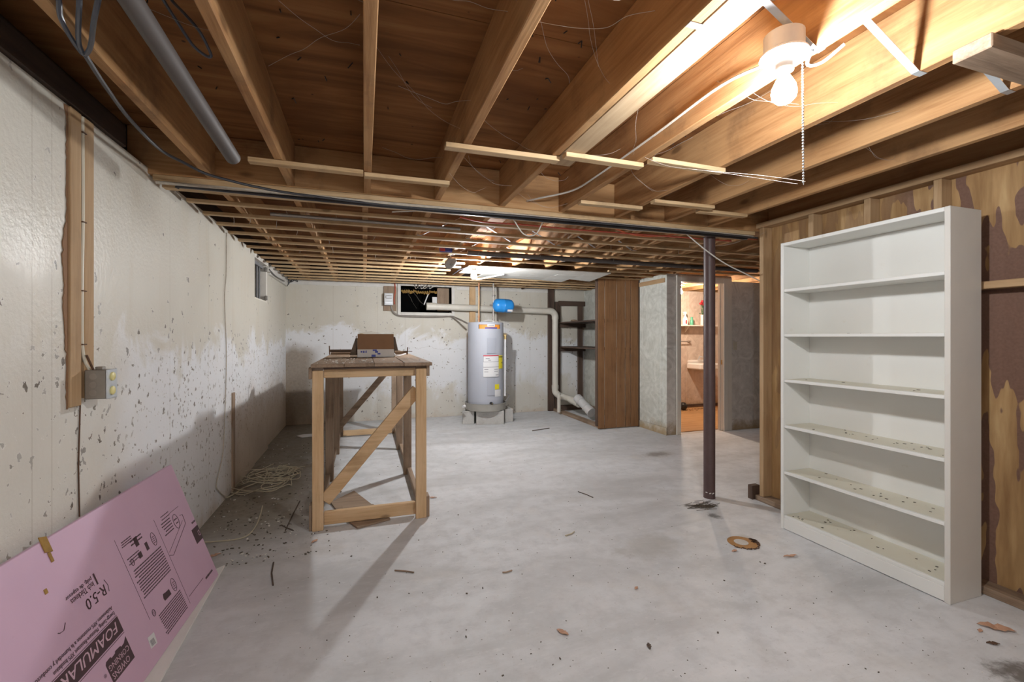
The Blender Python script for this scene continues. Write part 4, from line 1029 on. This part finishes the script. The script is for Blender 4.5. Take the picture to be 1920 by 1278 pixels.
para(.51, .60, .408, .385, 3, .004); para(.455, .545, .46, .445, 2, .006); para(.52, .60, .48, .462, 3, .004)
def ringpr(s, t, rs, rt_, w=.0028):
    pts = [bpnt(s + rs * math.cos(a * PI / 10), t + rt_ * math.sin(a * PI / 10), .0003) for a in range(21)]
    return build(MB().tube(pts, w / 2, 4, False), 'print_ring', 'print', fb)
for (s, t) in ((.388, .402), (.388, .172)):
    r_ = ringpr(s, t, .017, .03)
    for k in range(4): bar('print_line', s - .009, s + .008, t - .018 + k * .009, t - .015 + k * .009, par=r_)
for (s, t) in ((.574, .386), (.581, .157)):
    ringpr(s, t, .010, .0135, .003); btext('UL', s - .006, s + .006, t + .006, t - .006)
bar('print_block', .44, .46, .38, .415); bar('print_block', .49, .515, .425, .465); bar('print_block', .50, .525, .375, .40)
poly = [(.429, .15), (.486, .152), (.49, .165), (.482, .182), (.46, .178), (.432, .176)]
build(MB().prism([bpnt(s, t, .0001) for s, t in poly], nrm * .0006), 'print_block', 'print', fb)
# drawn sign panel
sg = [(.327, .288), (.30, .275), (.10, .352), (.095, .40), (.12, .405)]
build(MB().tube([bpnt(*q, .0003) for q in sg], .0014, 4), 'print_stroke', 'print', fb)
build(MB().tube([bpnt(.32, .30, .0003), bpnt(.115, .375, .0003)], .001, 4), 'print_stroke', 'print', fb)
ringpr(.169, .394, .024, .036)
para(.155, .183, .405, .385, 2, .006); para(.21, .30, .43, .375, 5, .005); para(.20, .28, .46, .445, 2, .004)
bar('print_rule', .10, .20, .447, .449)
bb_ = bar('print_block', .0, .075, .222, .30); btext('D', .008, .03, .275, .245, 'pink_print', .0014, par=bb_)
para(.005, .055, .33, .325, 2, .004); para(.04, .138, .052, .05, 1, .01); bar('print_rule', .15, .318, .066, .068)
# sticker, dents and marks
stk = build(MB().obox(bpnt(.633, .055, .0001), (-e1 * .045 + e2 * .006), (e2 * .045 + e1 * .006), nrm * .0006), 'price_sticker', 'tapewhite', fb); stk['label'] = 'white barcode sticker'
for k in range(9): build(MB().obox(bpnt(.642 + k * .0031, .062 + k * .0004, .0008), -e1 * R.uniform(.001, .002), e2 * .024, nrm * .0004), 'barcode_line', 'labelgrey', stk)
build(MB().tube([bpnt(.975, .385, .0003), bpnt(.992, .368, .0003), bpnt(1.008, .37, .0003), bpnt(1.015, .375, .0003)], .0014, 4), 'pen_mark', 'print', fb)
build(MB().obox(bpnt(.905, .605, 0), -e1 * .03 + e2 * .01, e2 * .055, nrm * .004).obox(bpnt(.915, .575, 0), -e1 * .012, e2 * .035, nrm * .003), 'gouge', 'foampad', fb, .001)['label'] = 'yellow brown gouge at the upper edge'
build(MB().obox(bpnt(.985, .50, 0), -e1 * .012, e2 * .016, nrm * .002), 'gouge', 'foampad', fb)
# white sheet below
ws = MB()
p0 = at(421, 1063, z=.0); p1 = at(302, 1278, z=.0)
dn = (p1 - p0).normalized()
ws.prism([(p0.x, p0.y, .001), (p0.x + dn.x * 2.2, p0.y + dn.y * 2.2, .001), (-1.03, .7, .001), (-.93, 2.72, .001)], (0, 0, .012))
tag(build(ws, 'white_board', 'foam_white', None), 'thin white board lying flat on the floor under the pink foam boards', 'board')

# ================================================================ ON THE BENCH
zt = 1.1225
bcx = root('cardboard_box', (.10, 4.2, zt), 'open white carton with raised brown flaps standing on the workbench', 'box')
cx0, cx1, cy0, cy1 = -.06, .255, 4.09, 4.36
f_ = bx('box_wall', 'cardwhite', (cx0, cx1, cy0, cy0 + .004, zt, zt + .072), bcx)
bx('box_wall', 'cardwhite', (cx0, cx1, cy1 - .004, cy1, zt, zt + .072), bcx); bx('box_wall', 'cardwhite', (cx0, cx0 + .004, cy0, cy1, zt, zt + .072), bcx)
bx('box_wall', 'cardwhite', (cx1 - .004, cx1, cy0, cy1, zt, zt + .072), bcx); bx('box_bottom', 'cardwhite', (cx0, cx1, cy0, cy1, zt, zt + .004), bcx)
build(MB().obox((cx0 + .004, cy0, zt + .072), (cx1 - cx0 - .008, 0, 0), (0, .05, .135), (0, .004, 0)), 'flap', 'cardboard', bcx)['label'] = 'brown inside of the front flap'
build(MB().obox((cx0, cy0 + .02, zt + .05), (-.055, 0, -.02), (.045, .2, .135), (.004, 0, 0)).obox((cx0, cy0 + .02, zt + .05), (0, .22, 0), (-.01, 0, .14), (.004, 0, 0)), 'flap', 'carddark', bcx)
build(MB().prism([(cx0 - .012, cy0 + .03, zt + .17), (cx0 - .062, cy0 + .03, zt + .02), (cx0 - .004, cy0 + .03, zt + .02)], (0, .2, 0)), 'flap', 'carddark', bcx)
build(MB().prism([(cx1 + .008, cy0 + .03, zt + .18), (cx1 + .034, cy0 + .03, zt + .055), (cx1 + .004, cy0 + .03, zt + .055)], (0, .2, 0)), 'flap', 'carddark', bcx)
for s0, s1, z0_, z1_ in ((.03, .045, .045, .058), (.05, .062, .042, .06), (.067, .072, .042, .06), (.077, .082, .042, .062), (.12, .155, .006, .026), (.13, .165, .058, .07), (.15, .175, .042, .058), (.17, .195, .026, .04)):
    bx('printed_mark', 'bluemark', (cx0 + s0, cx0 + s1, cy0 - .0008, cy0 - .0001, zt + z0_, zt + z1_), f_)
bg = MB().lathe([(.10, 0), (.12, .05), (.115, .09), (.09, .115), (.04, .125), (.005, .127)], (.06, 4.25, zt + .10), n=14)
for p in bg.v: p += Vector((R.uniform(-.012, .012), R.uniform(-.012, .012), R.uniform(-.006, .006)))
tag(build(bg, 'plastic_bag', 'film', None), 'clear crumpled plastic bag bulging out of the carton', 'bag')
tag(build(MB().lathe([(.01, 0), (.03, .005), (.034, .03), (.02, .045), (.003, .05)], (-.02, 4.19, zt + .165), n=10), 'crumpled_paper', 'straw', None), 'crumpled yellowish paper sticking out of the carton', 'paper')
for k, (x0, x1, y, z, hh, lab, m) in enumerate(((-.325, -.07, 4.9, zt, .022, 'grey weathered board lying lowest of the scrap pile behind the carton', 'old_x'), (-.345, -.05, 4.95, zt + .0225, .026, 'dark topmost board of the scrap pile left of the carton', 'dark_x'))):
    tag(bx('scrap_board', m, (x0, x1, y, y + .12, z, z + hh), None, .002), lab, 'board', 'scrap boards on the workbench')
tag(bx('scrap_board', 'old_x', (.275, .43, 4.75, 4.83, zt, zt + .034), None, .002), 'short grey scrap board lying right of the carton', 'board', 'scrap boards on the workbench')
tag(build(MB().tube(spline([(.265, 4.3, zt + .03), (.275, 4.25, zt + .012), (.32, 4.3, zt + .008), (.38, 4.4, zt + .02)], 4), .007, 6), 'white_hose', 'tapewhite', None), 'short curved white plastic strip beside the carton on the workbench', 'strip')
tag(build(MB().tube([(-.335, 4.9, zt + .0), (-.338, 4.9, zt + .09)], .006, 6), 'bolt', 'darkrust', None), 'rusty bolt standing at the left edge of the workbench top', 'bolt')
tag(build(MB().tube([(.42, 4.7, zt), (.425, 4.7, zt + .075)], .006, 6).tube([(.38, 4.7, zt + .035), (.47, 4.7, zt + .03)], .004, 6), 'bolt', 'darkrust', None), 'rusty bolt standing at the right edge of the workbench top', 'bolt')
mb = MB()
for k in range(70):
    x, y = R.uniform(-.31, .05 if k < 50 else .44), R.uniform(3.25, 4.0); h = R.uniform(.003, .012)
    mb.box(x, x + h, y, y + h * R.uniform(.6, 2), zt - .0002, zt + h * .4)
tag(build(mb, 'sawdust_debris', 'fleck', None), 'scattered paint flakes and debris on the front of the workbench top', 'debris', None, 'stuff')

# ================================================================ ON THE FLOOR
def floorpoly(px, h, name, mat, label, cat):
    pts = [at(u, v, z=0) for u, v in px]
    return tag(build(MB().prism([(p.x, p.y, .001) for p in pts], (0, 0, h)), name, mat, None, .001), label, cat)
floorpoly([(652, 979), (670, 992), (732, 975), (700, 948), (640, 950)], .014, 'plywood_offcut', 'old_x', 'brown plywood offcut lying under the front rail of the workbench', 'offcut')
floorpoly([(620, 944), (632, 960), (700, 950), (664, 922)], .012, 'plywood_offcut', 'old_x', 'pale plywood offcut lying inside the workbench frame', 'offcut')
# drain
p = at(1392, 1017, z=0)
fd = root('floor_drain', (p.x, p.y, 0), 'round rusty drain cover set in the floor before the bookcase', 'drain')
build(MB().lathe([(.088, .0005), (.088, .0022), (.03, .0026)], (p.x, p.y, 0), n=28), 'rust_plate', 'rust', fd)
build(MB().lathe([(.042, .0026), (.042, .0036), (.01, .0038)], (p.x - .005, p.y + .005, 0), n=20), 'cover', 'floor', fd)
mb = MB()
for k in range(26):
    a = -2.9 + k * .115; rr = R.uniform(.085, .10); q = R.uniform(.004, .012)
    mb.box(p.x + rr * math.cos(a), p.x + rr * math.cos(a) + q, p.y + rr * math.sin(a), p.y + rr * math.sin(a) + q, .0005, .005)
for k in range(16):
    a = R.uniform(-1.0, .2); rr = R.uniform(.06, .095); q = R.uniform(.008, .02)
    mb.box(p.x + rr * math.cos(a), p.x + rr * math.cos(a) + q, p.y + rr * math.sin(a), p.y + rr * math.sin(a) + q, .0026, .006)
build(mb, 'rust_crumbs', 'darkrust', fd)['kind'] = 'stuff'
# leaves
def leaf(u, v, ln, rot, label, mat='leaf', ws=.45):
    p = at(u, v, z=0); mb = MB(); n = 9; up = []; dn_ = []
    for k in range(n):
        t = k / (n - 1); hw = ln * ws * .5 * math.sin(PI * min(1, t * 1.02)) * (1 if k % 2 else .62) + .001
        up.append((t * ln - ln / 2, hw)); dn_.append((t * ln - ln / 2, -hw))
    vs = []; ca, sa = math.cos(rot), math.sin(rot)
    for (a, b) in up + dn_:
        z = .002 + .18 * abs(b) + .05 * ln * math.sin(a / ln * 5) ** 2 + R.uniform(0, .003)
        vs.append((p.x + a * ca - b * sa, p.y + a * sa + b * ca, z))
    fs = [(k, k + 1, n + k + 1, n + k) for k in range(n - 1)]
    mb.add(vs, [f[::-1] for f in fs])
    o = build(mb, 'dry_leaf', mat, None); 
    m = o.modifiers.new('solid', 'SOLIDIFY'); m.thickness = .0012
    return tag(o, label, 'leaf', 'dry leaves on the floor')
leaf(1055, 1186, .062, -1.0, 'small orange brown oak leaf lying alone in the middle of the floor')
leaf(1868, 1178, .13, -.75, 'large curled brown leaf on the floor right of the bookcase')
leaf(1838, 1183, .035, .3, 'tiny brown leaf scrap beside the large curled leaf')
leaf(1862, 1207, .05, -.5, 'dark broken leaf scrap below the large curled leaf', 'darkrust')
leaf(812, 933, .06, -.3, 'curled reddish leaf on the floor right of the workbench leg')
leaf(590, 1015, .06, 1.0, 'small reddish leaf on the floor below the workbench left leg')
leaf(1377, 1033, .05, .2, 'small reddish leaf scrap in front of the rusty floor drain')
leaf(1482, 1043, .10, -.1, 'flat pale brown leaf between the drain and the bookcase', 'leaf', .25)
leaf(1193, 1103, .035, .6, 'pale orange leaf fragment on the floor left of the bookcase')
leaf(1217, 1212, .04, 1.2, 'dark green grey leaf scrap on the front floor', 'twig')
leaf(402, 1042, .07, .5, 'brown leaf caught at the far end of the pink board')
# twigs
def twig(u0, v0, u1, v1, r, label, mat='twig'):
    a, b = at(u0, v0, z=0), at(u1, v1, z=0); m = (a + b) / 2 + Vector((R.uniform(-.01, .01), R.uniform(-.01, .01), 0))
    for q in (a, b, m): q.z = r
    return tag(build(MB().tube([a, m, b], r, 6), 'twig', mat, None, 0, True), label, 'twig', 'twigs on the floor')
twig(513, 1055, 512, 1098, .004, 'dark twig lying lengthwise on the floor near the pink board')
twig(740, 1070, 776, 1074, .004, 'thin brown twig on the floor in front of the workbench', 'old_x')
twig(942, 1074, 960, 1070, .004, 'short pale stick in the middle of the floor', 'old_x')
twig(1084, 922, 1112, 933, .0035, 'thin dark stick on the middle floor left of the steel post')
twig(1060, 1005, 1077, 997, .004, 'short pale straw on the middle floor', 'straw')
twig(528, 985, 550, 995, .004, 'dark crossed twig left of the workbench leg')
twig(535, 995, 562, 940, .004, 'longer dark crossed twig left of the workbench leg')
twig(998, 808, 1030, 803, .006, 'dark stick on the floor in front of the closet')
# loose wires on the floor
cable('floor_wire', [at(u, v, z=.006) for u, v in ((378, 1016), (400, 1015), (440, 1011), (465, 1003), (480, 985), (488, 965), (492, 948))], .0045, 'straw', 'pale stiff wire curving over the floor beyond the pink board', 'wire')
pile = MB(); c0_ = at(510, 905, z=0)
for k in range(16):
    cx, cy = c0_.x + R.uniform(-.10, .14), c0_.y + R.uniform(-.15, .30); rr = R.uniform(.06, .20); a0 = R.uniform(0, 6.28)
    pts = [(cx + rr * 1.2 * math.cos(a0 + t * .75) + R.uniform(-.03, .03), cy + rr * math.sin(a0 + t * .75) * 1.1 + R.uniform(-.03, .03), .006 + R.uniform(0, .05)) for t in range(9)]
    pile.tube(spline(pts, 4), .0032, 5)
tag(build(pile, 'wire_tangle', 'straw', None, 0, True), 'tangled heap of straw coloured wire on the floor at the left wall', 'wire')
cable('floor_wire', [at(u, v, z=.012) for u, v in ((425, 933), (440, 925), (455, 915), (480, 905), (505, 895), (530, 885), (555, 878))], .005, 'straw', 'wire running from the left wall into the tangled heap', 'wire')
floorpoly([(556, 818), (570, 815), (588, 814), (586, 819), (566, 821)], .01, 'paper_scrap', 'tapewhite', 'torn white paper scrap on the floor behind the workbench', 'paper')
# hair like grime by the column
mb = MB(); c = at(1325, 950, z=0)
for k in range(46):
    a = R.gauss(-.35, .35); l = R.uniform(.05, .16); x, y = c.x + R.gauss(-.06, .05), c.y + R.gauss(.03, .035)
    mb.tube([(x, y, .003), (x + l * .5 * math.cos(a), y + l * .5 * math.sin(a), .004 + R.uniform(0, .004)), (x + l * math.cos(a + .25), y + l * math.sin(a + .25), .003)], .0016, 4)
tag(build(mb, 'hair_litter', 'crumb', None), 'dark hairy tuft of litter on the floor in front of the steel post', 'litter', None, 'stuff')
# small litter all over
def litter(name, mat, n, label, area, hmin, hmax):
    mb = MB()
    for k in range(n):
        u, v = area(); p = at(u, v, z=0); s = R.uniform(hmin, hmax) * (1 if R.random() < .8 else 1.8); a = R.uniform(0, 3.1)
        d = Vector((math.cos(a), math.sin(a), 0)); e = Vector((-d.y, d.x, 0))
        mb.obox((p.x, p.y, .0006), d * s, e * s * R.uniform(.3, .8), (0, 0, min(s * .35, .004)))
    return tag(build(mb, name, mat, None), label, 'litter', None, 'stuff')
def allover(): 
    while True:
        u, v = R.uniform(420, 1850), 800 + 470 * R.random() ** 1.6
        if u < 600 and v > 1020 and u < 300 + (v - 1020): continue
        p = at(u, v, z=0)
        if p.x < 2.6 and p.x > -.6 and p.y < 6.4: return u, v
def leftside():
    while True:
        u, v = R.uniform(400, 640), R.uniform(830, 1120); p = at(u, v, z=0)
        if -1.03 < p.x < -.15 and p.y > 2.9: return u, v
litter('dark_crumbs', 'crumb', 260, 'dark crumbs scattered thinly over the concrete floor', allover, .002, .006)
litter('white_flecks', 'fleck', 110, 'white paint flecks scattered over the concrete floor', allover, .002, .005)
litter('paint_chips', 'fleck', 150, 'white paint chips littering the floor along the left wall', leftside, .004, .012)
litter('dirt_crumbs', 'crumb', 300, 'brown dirt crumbs heaped along the foot of the left wall', leftside, .004, .012)

# ================================================================ BATHROOM
sh = root('wall_shelf', (5.8, 6.7, 1.52), 'narrow white shelf on the bathroom back wall', 'shelf')
YS = 6.62
xs0 = 5.35
bx('shelf_board', 'trimwhite', (xs0, 6.3, YS, 6.798, 1.50, 1.522), sh, .003)
build(MB().prism([(5.60, 6.798, 1.50), (5.60, 6.68, 1.50), (5.60, 6.798, 1.39)], (.02, 0, 0)), 'bracket', 'trimwhite', sh)
def bottle(u, prof, mat, name, label, cat, cap=None):
    x = at(u, 600, y=6.70).x; r_ = root(name, (x, 6.70, 1.5225), label, cat)
    build(MB().lathe(prof, (x, 6.70, 1.5225), n=18), 'bottle_body', mat, r_, 0, True); return r_, x
r_, x = bottle(1285, [(.045, 0), (.048, .01), (.048, .10), (.03, .14), (.018, .165), (.016, .20)], 'porcelain', 'spray_bottle', 'white spray bottle standing on the bathroom shelf', 'bottle')
build(MB().box(x - .02, x + .02, 6.685, 6.715, 1.7225, 1.765).box(x - .05, x - .02, 6.69, 6.71, 1.745, 1.762).tube([(x - .03, 6.70, 1.745), (x - .04, 6.70, 1.705)], .006, 6), 'trigger_head', 'porcelain', r_, .003)
build(MB().box(x - .035, x - .005, 6.650, 6.6525, 1.545, 1.61), 'label', 'red', r_)
r_, x = bottle(1297, [(.028, 0), (.030, .008), (.030, .085), (.02, .10), (.02, .125), (.012, .13)], 'green', 'green_bottle', 'small green bottle between the spray bottle and vase', 'bottle')
build(MB().lathe([(.022, .125), (.022, .145), (.01, .148)], (x, 6.70, 1.5225), n=14), 'cap', 'green', r_, 0, True)
r_, x = bottle(1317, [(.03, 0), (.036, .01), (.03, .10), (.034, .19), (.03, .192)], 'porcelain', 'flower_vase', 'white vase of red artificial roses on the bathroom shelf', 'vase')
for k, (du, dz) in enumerate(((-.045, .40), (.02, .39), (.06, .36), (-.01, .44))):
    t = Vector((x + du, 6.69, 1.5225 + dz)); st = build(MB().tube(spline([(x, 6.70, 1.68), (x + du * .5, 6.70, 1.78), t], 4), .004, 5), 'stem', 'leafgreen', r_)
    build(MB().lathe([(.008, -.03), (.024, -.018), (.027, .0), (.018, .016), (.005, .018)], t, (0, 0, 1), 10), 'rose', 'flower', st, 0, True)
mb = MB()
for k in range(26):
    a = R.uniform(0, 6.28); rr = R.uniform(.02, .07); z = 1.5225 + R.uniform(.2, .36); c = Vector((x + rr * math.cos(a), 6.70 + rr * .5 * math.sin(a), z))
    mb.add([c, c + Vector((.02, 0, .012)), c + Vector((.03, -.01, .0)), c + Vector((.018, -.004, -.014))], [(0, 1, 2, 3)])
build(mb, 'leaves', 'leafgreen', r_)['kind'] = 'stuff'
tb = root('towel_bar', (5.5, 6.76, 1.22), 'short metal towel bar on the bathroom wall below the shelf', 'towel bar')
xb = at(1293, 640, y=6.76).x
build(MB().tube([(5.25, 6.74, 1.225), (xb, 6.74, 1.225)], .009, 8), 'bar', 'steelpipe', tb, 0, True); build(MB().lathe([(.022, 0), (.016, .06)], (xb, 6.80, 1.225), (0, -1, 0), 12), 'mount', 'steelpipe', tb, 0, True)
sk = root('wash_basin', (5.95, 6.65, .8), 'white wall hung wash basin half hidden behind the steel post', 'sink')
xk = at(1312, 688, y=6.45).x
build(MB().prism([(xk, 6.45, .72), (xk, 6.795, .72), (xk + .45, 6.795, .72), (xk + .45, 6.45, .72), (xk + .40, 6.42, .72), (xk + .05, 6.42, .72)], (0, 0, .11)), 'basin', 'porcelain', sk, .02)
bx('splash_back', 'porcelain', (xk + .02, xk + .43, 6.76, 6.797, .83, .88), sk, .008)
build(MB().tube([(xk + .22, 6.74, .88), (xk + .22, 6.70, .95), (xk + .22, 6.62, .94)], .012, 8), 'faucet', 'galv', sk, 0, True)
p = at(1281, 763, z=.008)
tp = root('rubber_ball', (p.x, 6.55, .008), 'round black rubber float lying on the bathroom floor', 'ball'); p = at(1281, 756, y=6.55)
build(MB().lathe([(.001, -.072), (.03, -.066), (.058, -.043), (.072, 0), (.058, .043), (.03, .066), (.001, .072)], (p.x, 6.55, .08), (.4, -1, .2), 20), 'ball_body', 'black', tp, 0, True)
build(MB().tube([(p.x + .07, 6.56, .06), (p.x + .55, 6.60, .05)], .012, 8), 'rod', 'darkrust', tp)
mb = MB()
for k in range(90):
    x, y = R.uniform(4.9, 6.3), R.gauss(6.55, .08); s = R.uniform(.006, .025)
    if y < 6.77: mb.box(x, x + s, y, y + s * .7, .0082, .010 + s * .2)
tag(build(mb, 'plaster_crumbs', 'rust', None), 'reddish crumbs and plaster bits along the bathroom back wall', 'debris', None, 'stuff')
sw = root('light_switch', (4.93, PY, 1.18), 'ivory light switch on the grey panel right of the doorway', 'switch')
q = at(1378, 648, y=PY)
bx('cover_plate', 'ivory', (q.x - .035, q.x + .035, PY - .006, PY - .0005, q.z - .057, q.z + .057), sw, .002); bx('toggle', 'ivory', (q.x - .006, q.x + .006, PY - .018, PY - .006, q.z - .012, q.z + .012), sw, .002)

# ================================================================ COBWEBS
mb = MB()
def web(pts, r=.0005):
    mb.tube(spline(pts, 5), r, 4, False)
def ctr(a, b, n, sag):
    a, b = Vector(a), Vector(b); return [a.lerp(b, k / n) + Vector((R.uniform(-.012, .012), R.uniform(-.012, .012), -sag * math.sin(PI * k / n) + R.uniform(-.006, .006))) for k in range(n + 1)]
for a, b, s in (((.44, .9, 2.17), (.83, 1.1, 2.3), .05), ((.6, 1.2, 2.385), (.83, 1.4, 2.2), .06), ((.1, 1.0, 2.385), (.41, 1.2, 2.25), .03), ((.45, 1.6, 2.3), (.6, 1.7, 2.385), .02), ((1.02, 1.5, 2.2), (1.25, 1.9, 2.2), .05),
               ((1.213, .96, 1.75), (1.0, 1.45, 1.98), .01), ((.43, 2.3, 2.15), (.7, 2.6, 2.2), .06), ((.5, 2.4, 2.3), (.8, 2.4, 2.16), .05),
               ((-.75, 1.3, 2.2), (-.42, 1.6, 2.25), .03), ((-.39, 1.1, 2.2), (0, 1.4, 2.3), .04), ((.03, 1.7, 2.37), (.4, 1.9, 2.2), .04), ((2.13, 1.4, 2.16), (2.5, 1.5, 2.2), .04), ((1.72, 1.9, 2.16), (2.1, 2.0, 2.2), .04), ((1.3, 2.0, 2.2), (1.69, 2.2, 2.16), .06), ((1.29, 1.3, 2.25), (1.68, 1.2, 2.18), .05), ((2.66, 2.93, 2.05), (2.98, 2.7, 2.12), .03), ((1.0, 3.05, 2.1), (1.3, 3.05, 2.11), .05), ((.86, 2.5, 2.15), (1.25, 2.6, 2.16), .05), ((.72, 6.9 + .38, 2.05), (1.0, 7.3, 1.74), .02), ((.62, 7.31, 2.08), (.8, 7.3, 1.76), .01)):
    web(ctr(a, b, 5, s)); 
    if R.random() < .8: 
        a2 = Vector(a) + Vector((R.uniform(-.06, .06), R.uniform(-.06, .06), 0)); web(ctr(a2, Vector(a).lerp(Vector(b), .6) + Vector((0, 0, -s)), 4, s * .4), .0005)
for k in range(26):
    i = R.randrange(1, 8); x0, x1 = JX[i] + .02, JX[i + 1] - .02; y = R.uniform(1.0, 2.6)
    if i in (4, 5) and y < 1.7: continue
    web(ctr((x0 + R.uniform(0, .15), y, R.uniform(2.2, 2.38)), (x1 if R.random() < .6 else R.uniform(x0, x1), y + R.uniform(-.3, .3), R.uniform(2.2, 2.38)), 5, R.uniform(.01, .05)), .0007)
for k in range(46):
    x, y = R.uniform(-.9, 2.9), 3.22 + .292 * R.randrange(0, 6); l = R.uniform(.02, .06)
    web([(x, y, FZ0), (x + R.uniform(-.008, .008), y, FZ0 - l * .5), (x + R.uniform(-.01, .01), y, FZ0 - l)], .001)
tag(build(mb, 'cobwebs', 'web', None), 'dusty cobweb threads hanging between the joists and strips', 'cobweb', None, 'stuff')
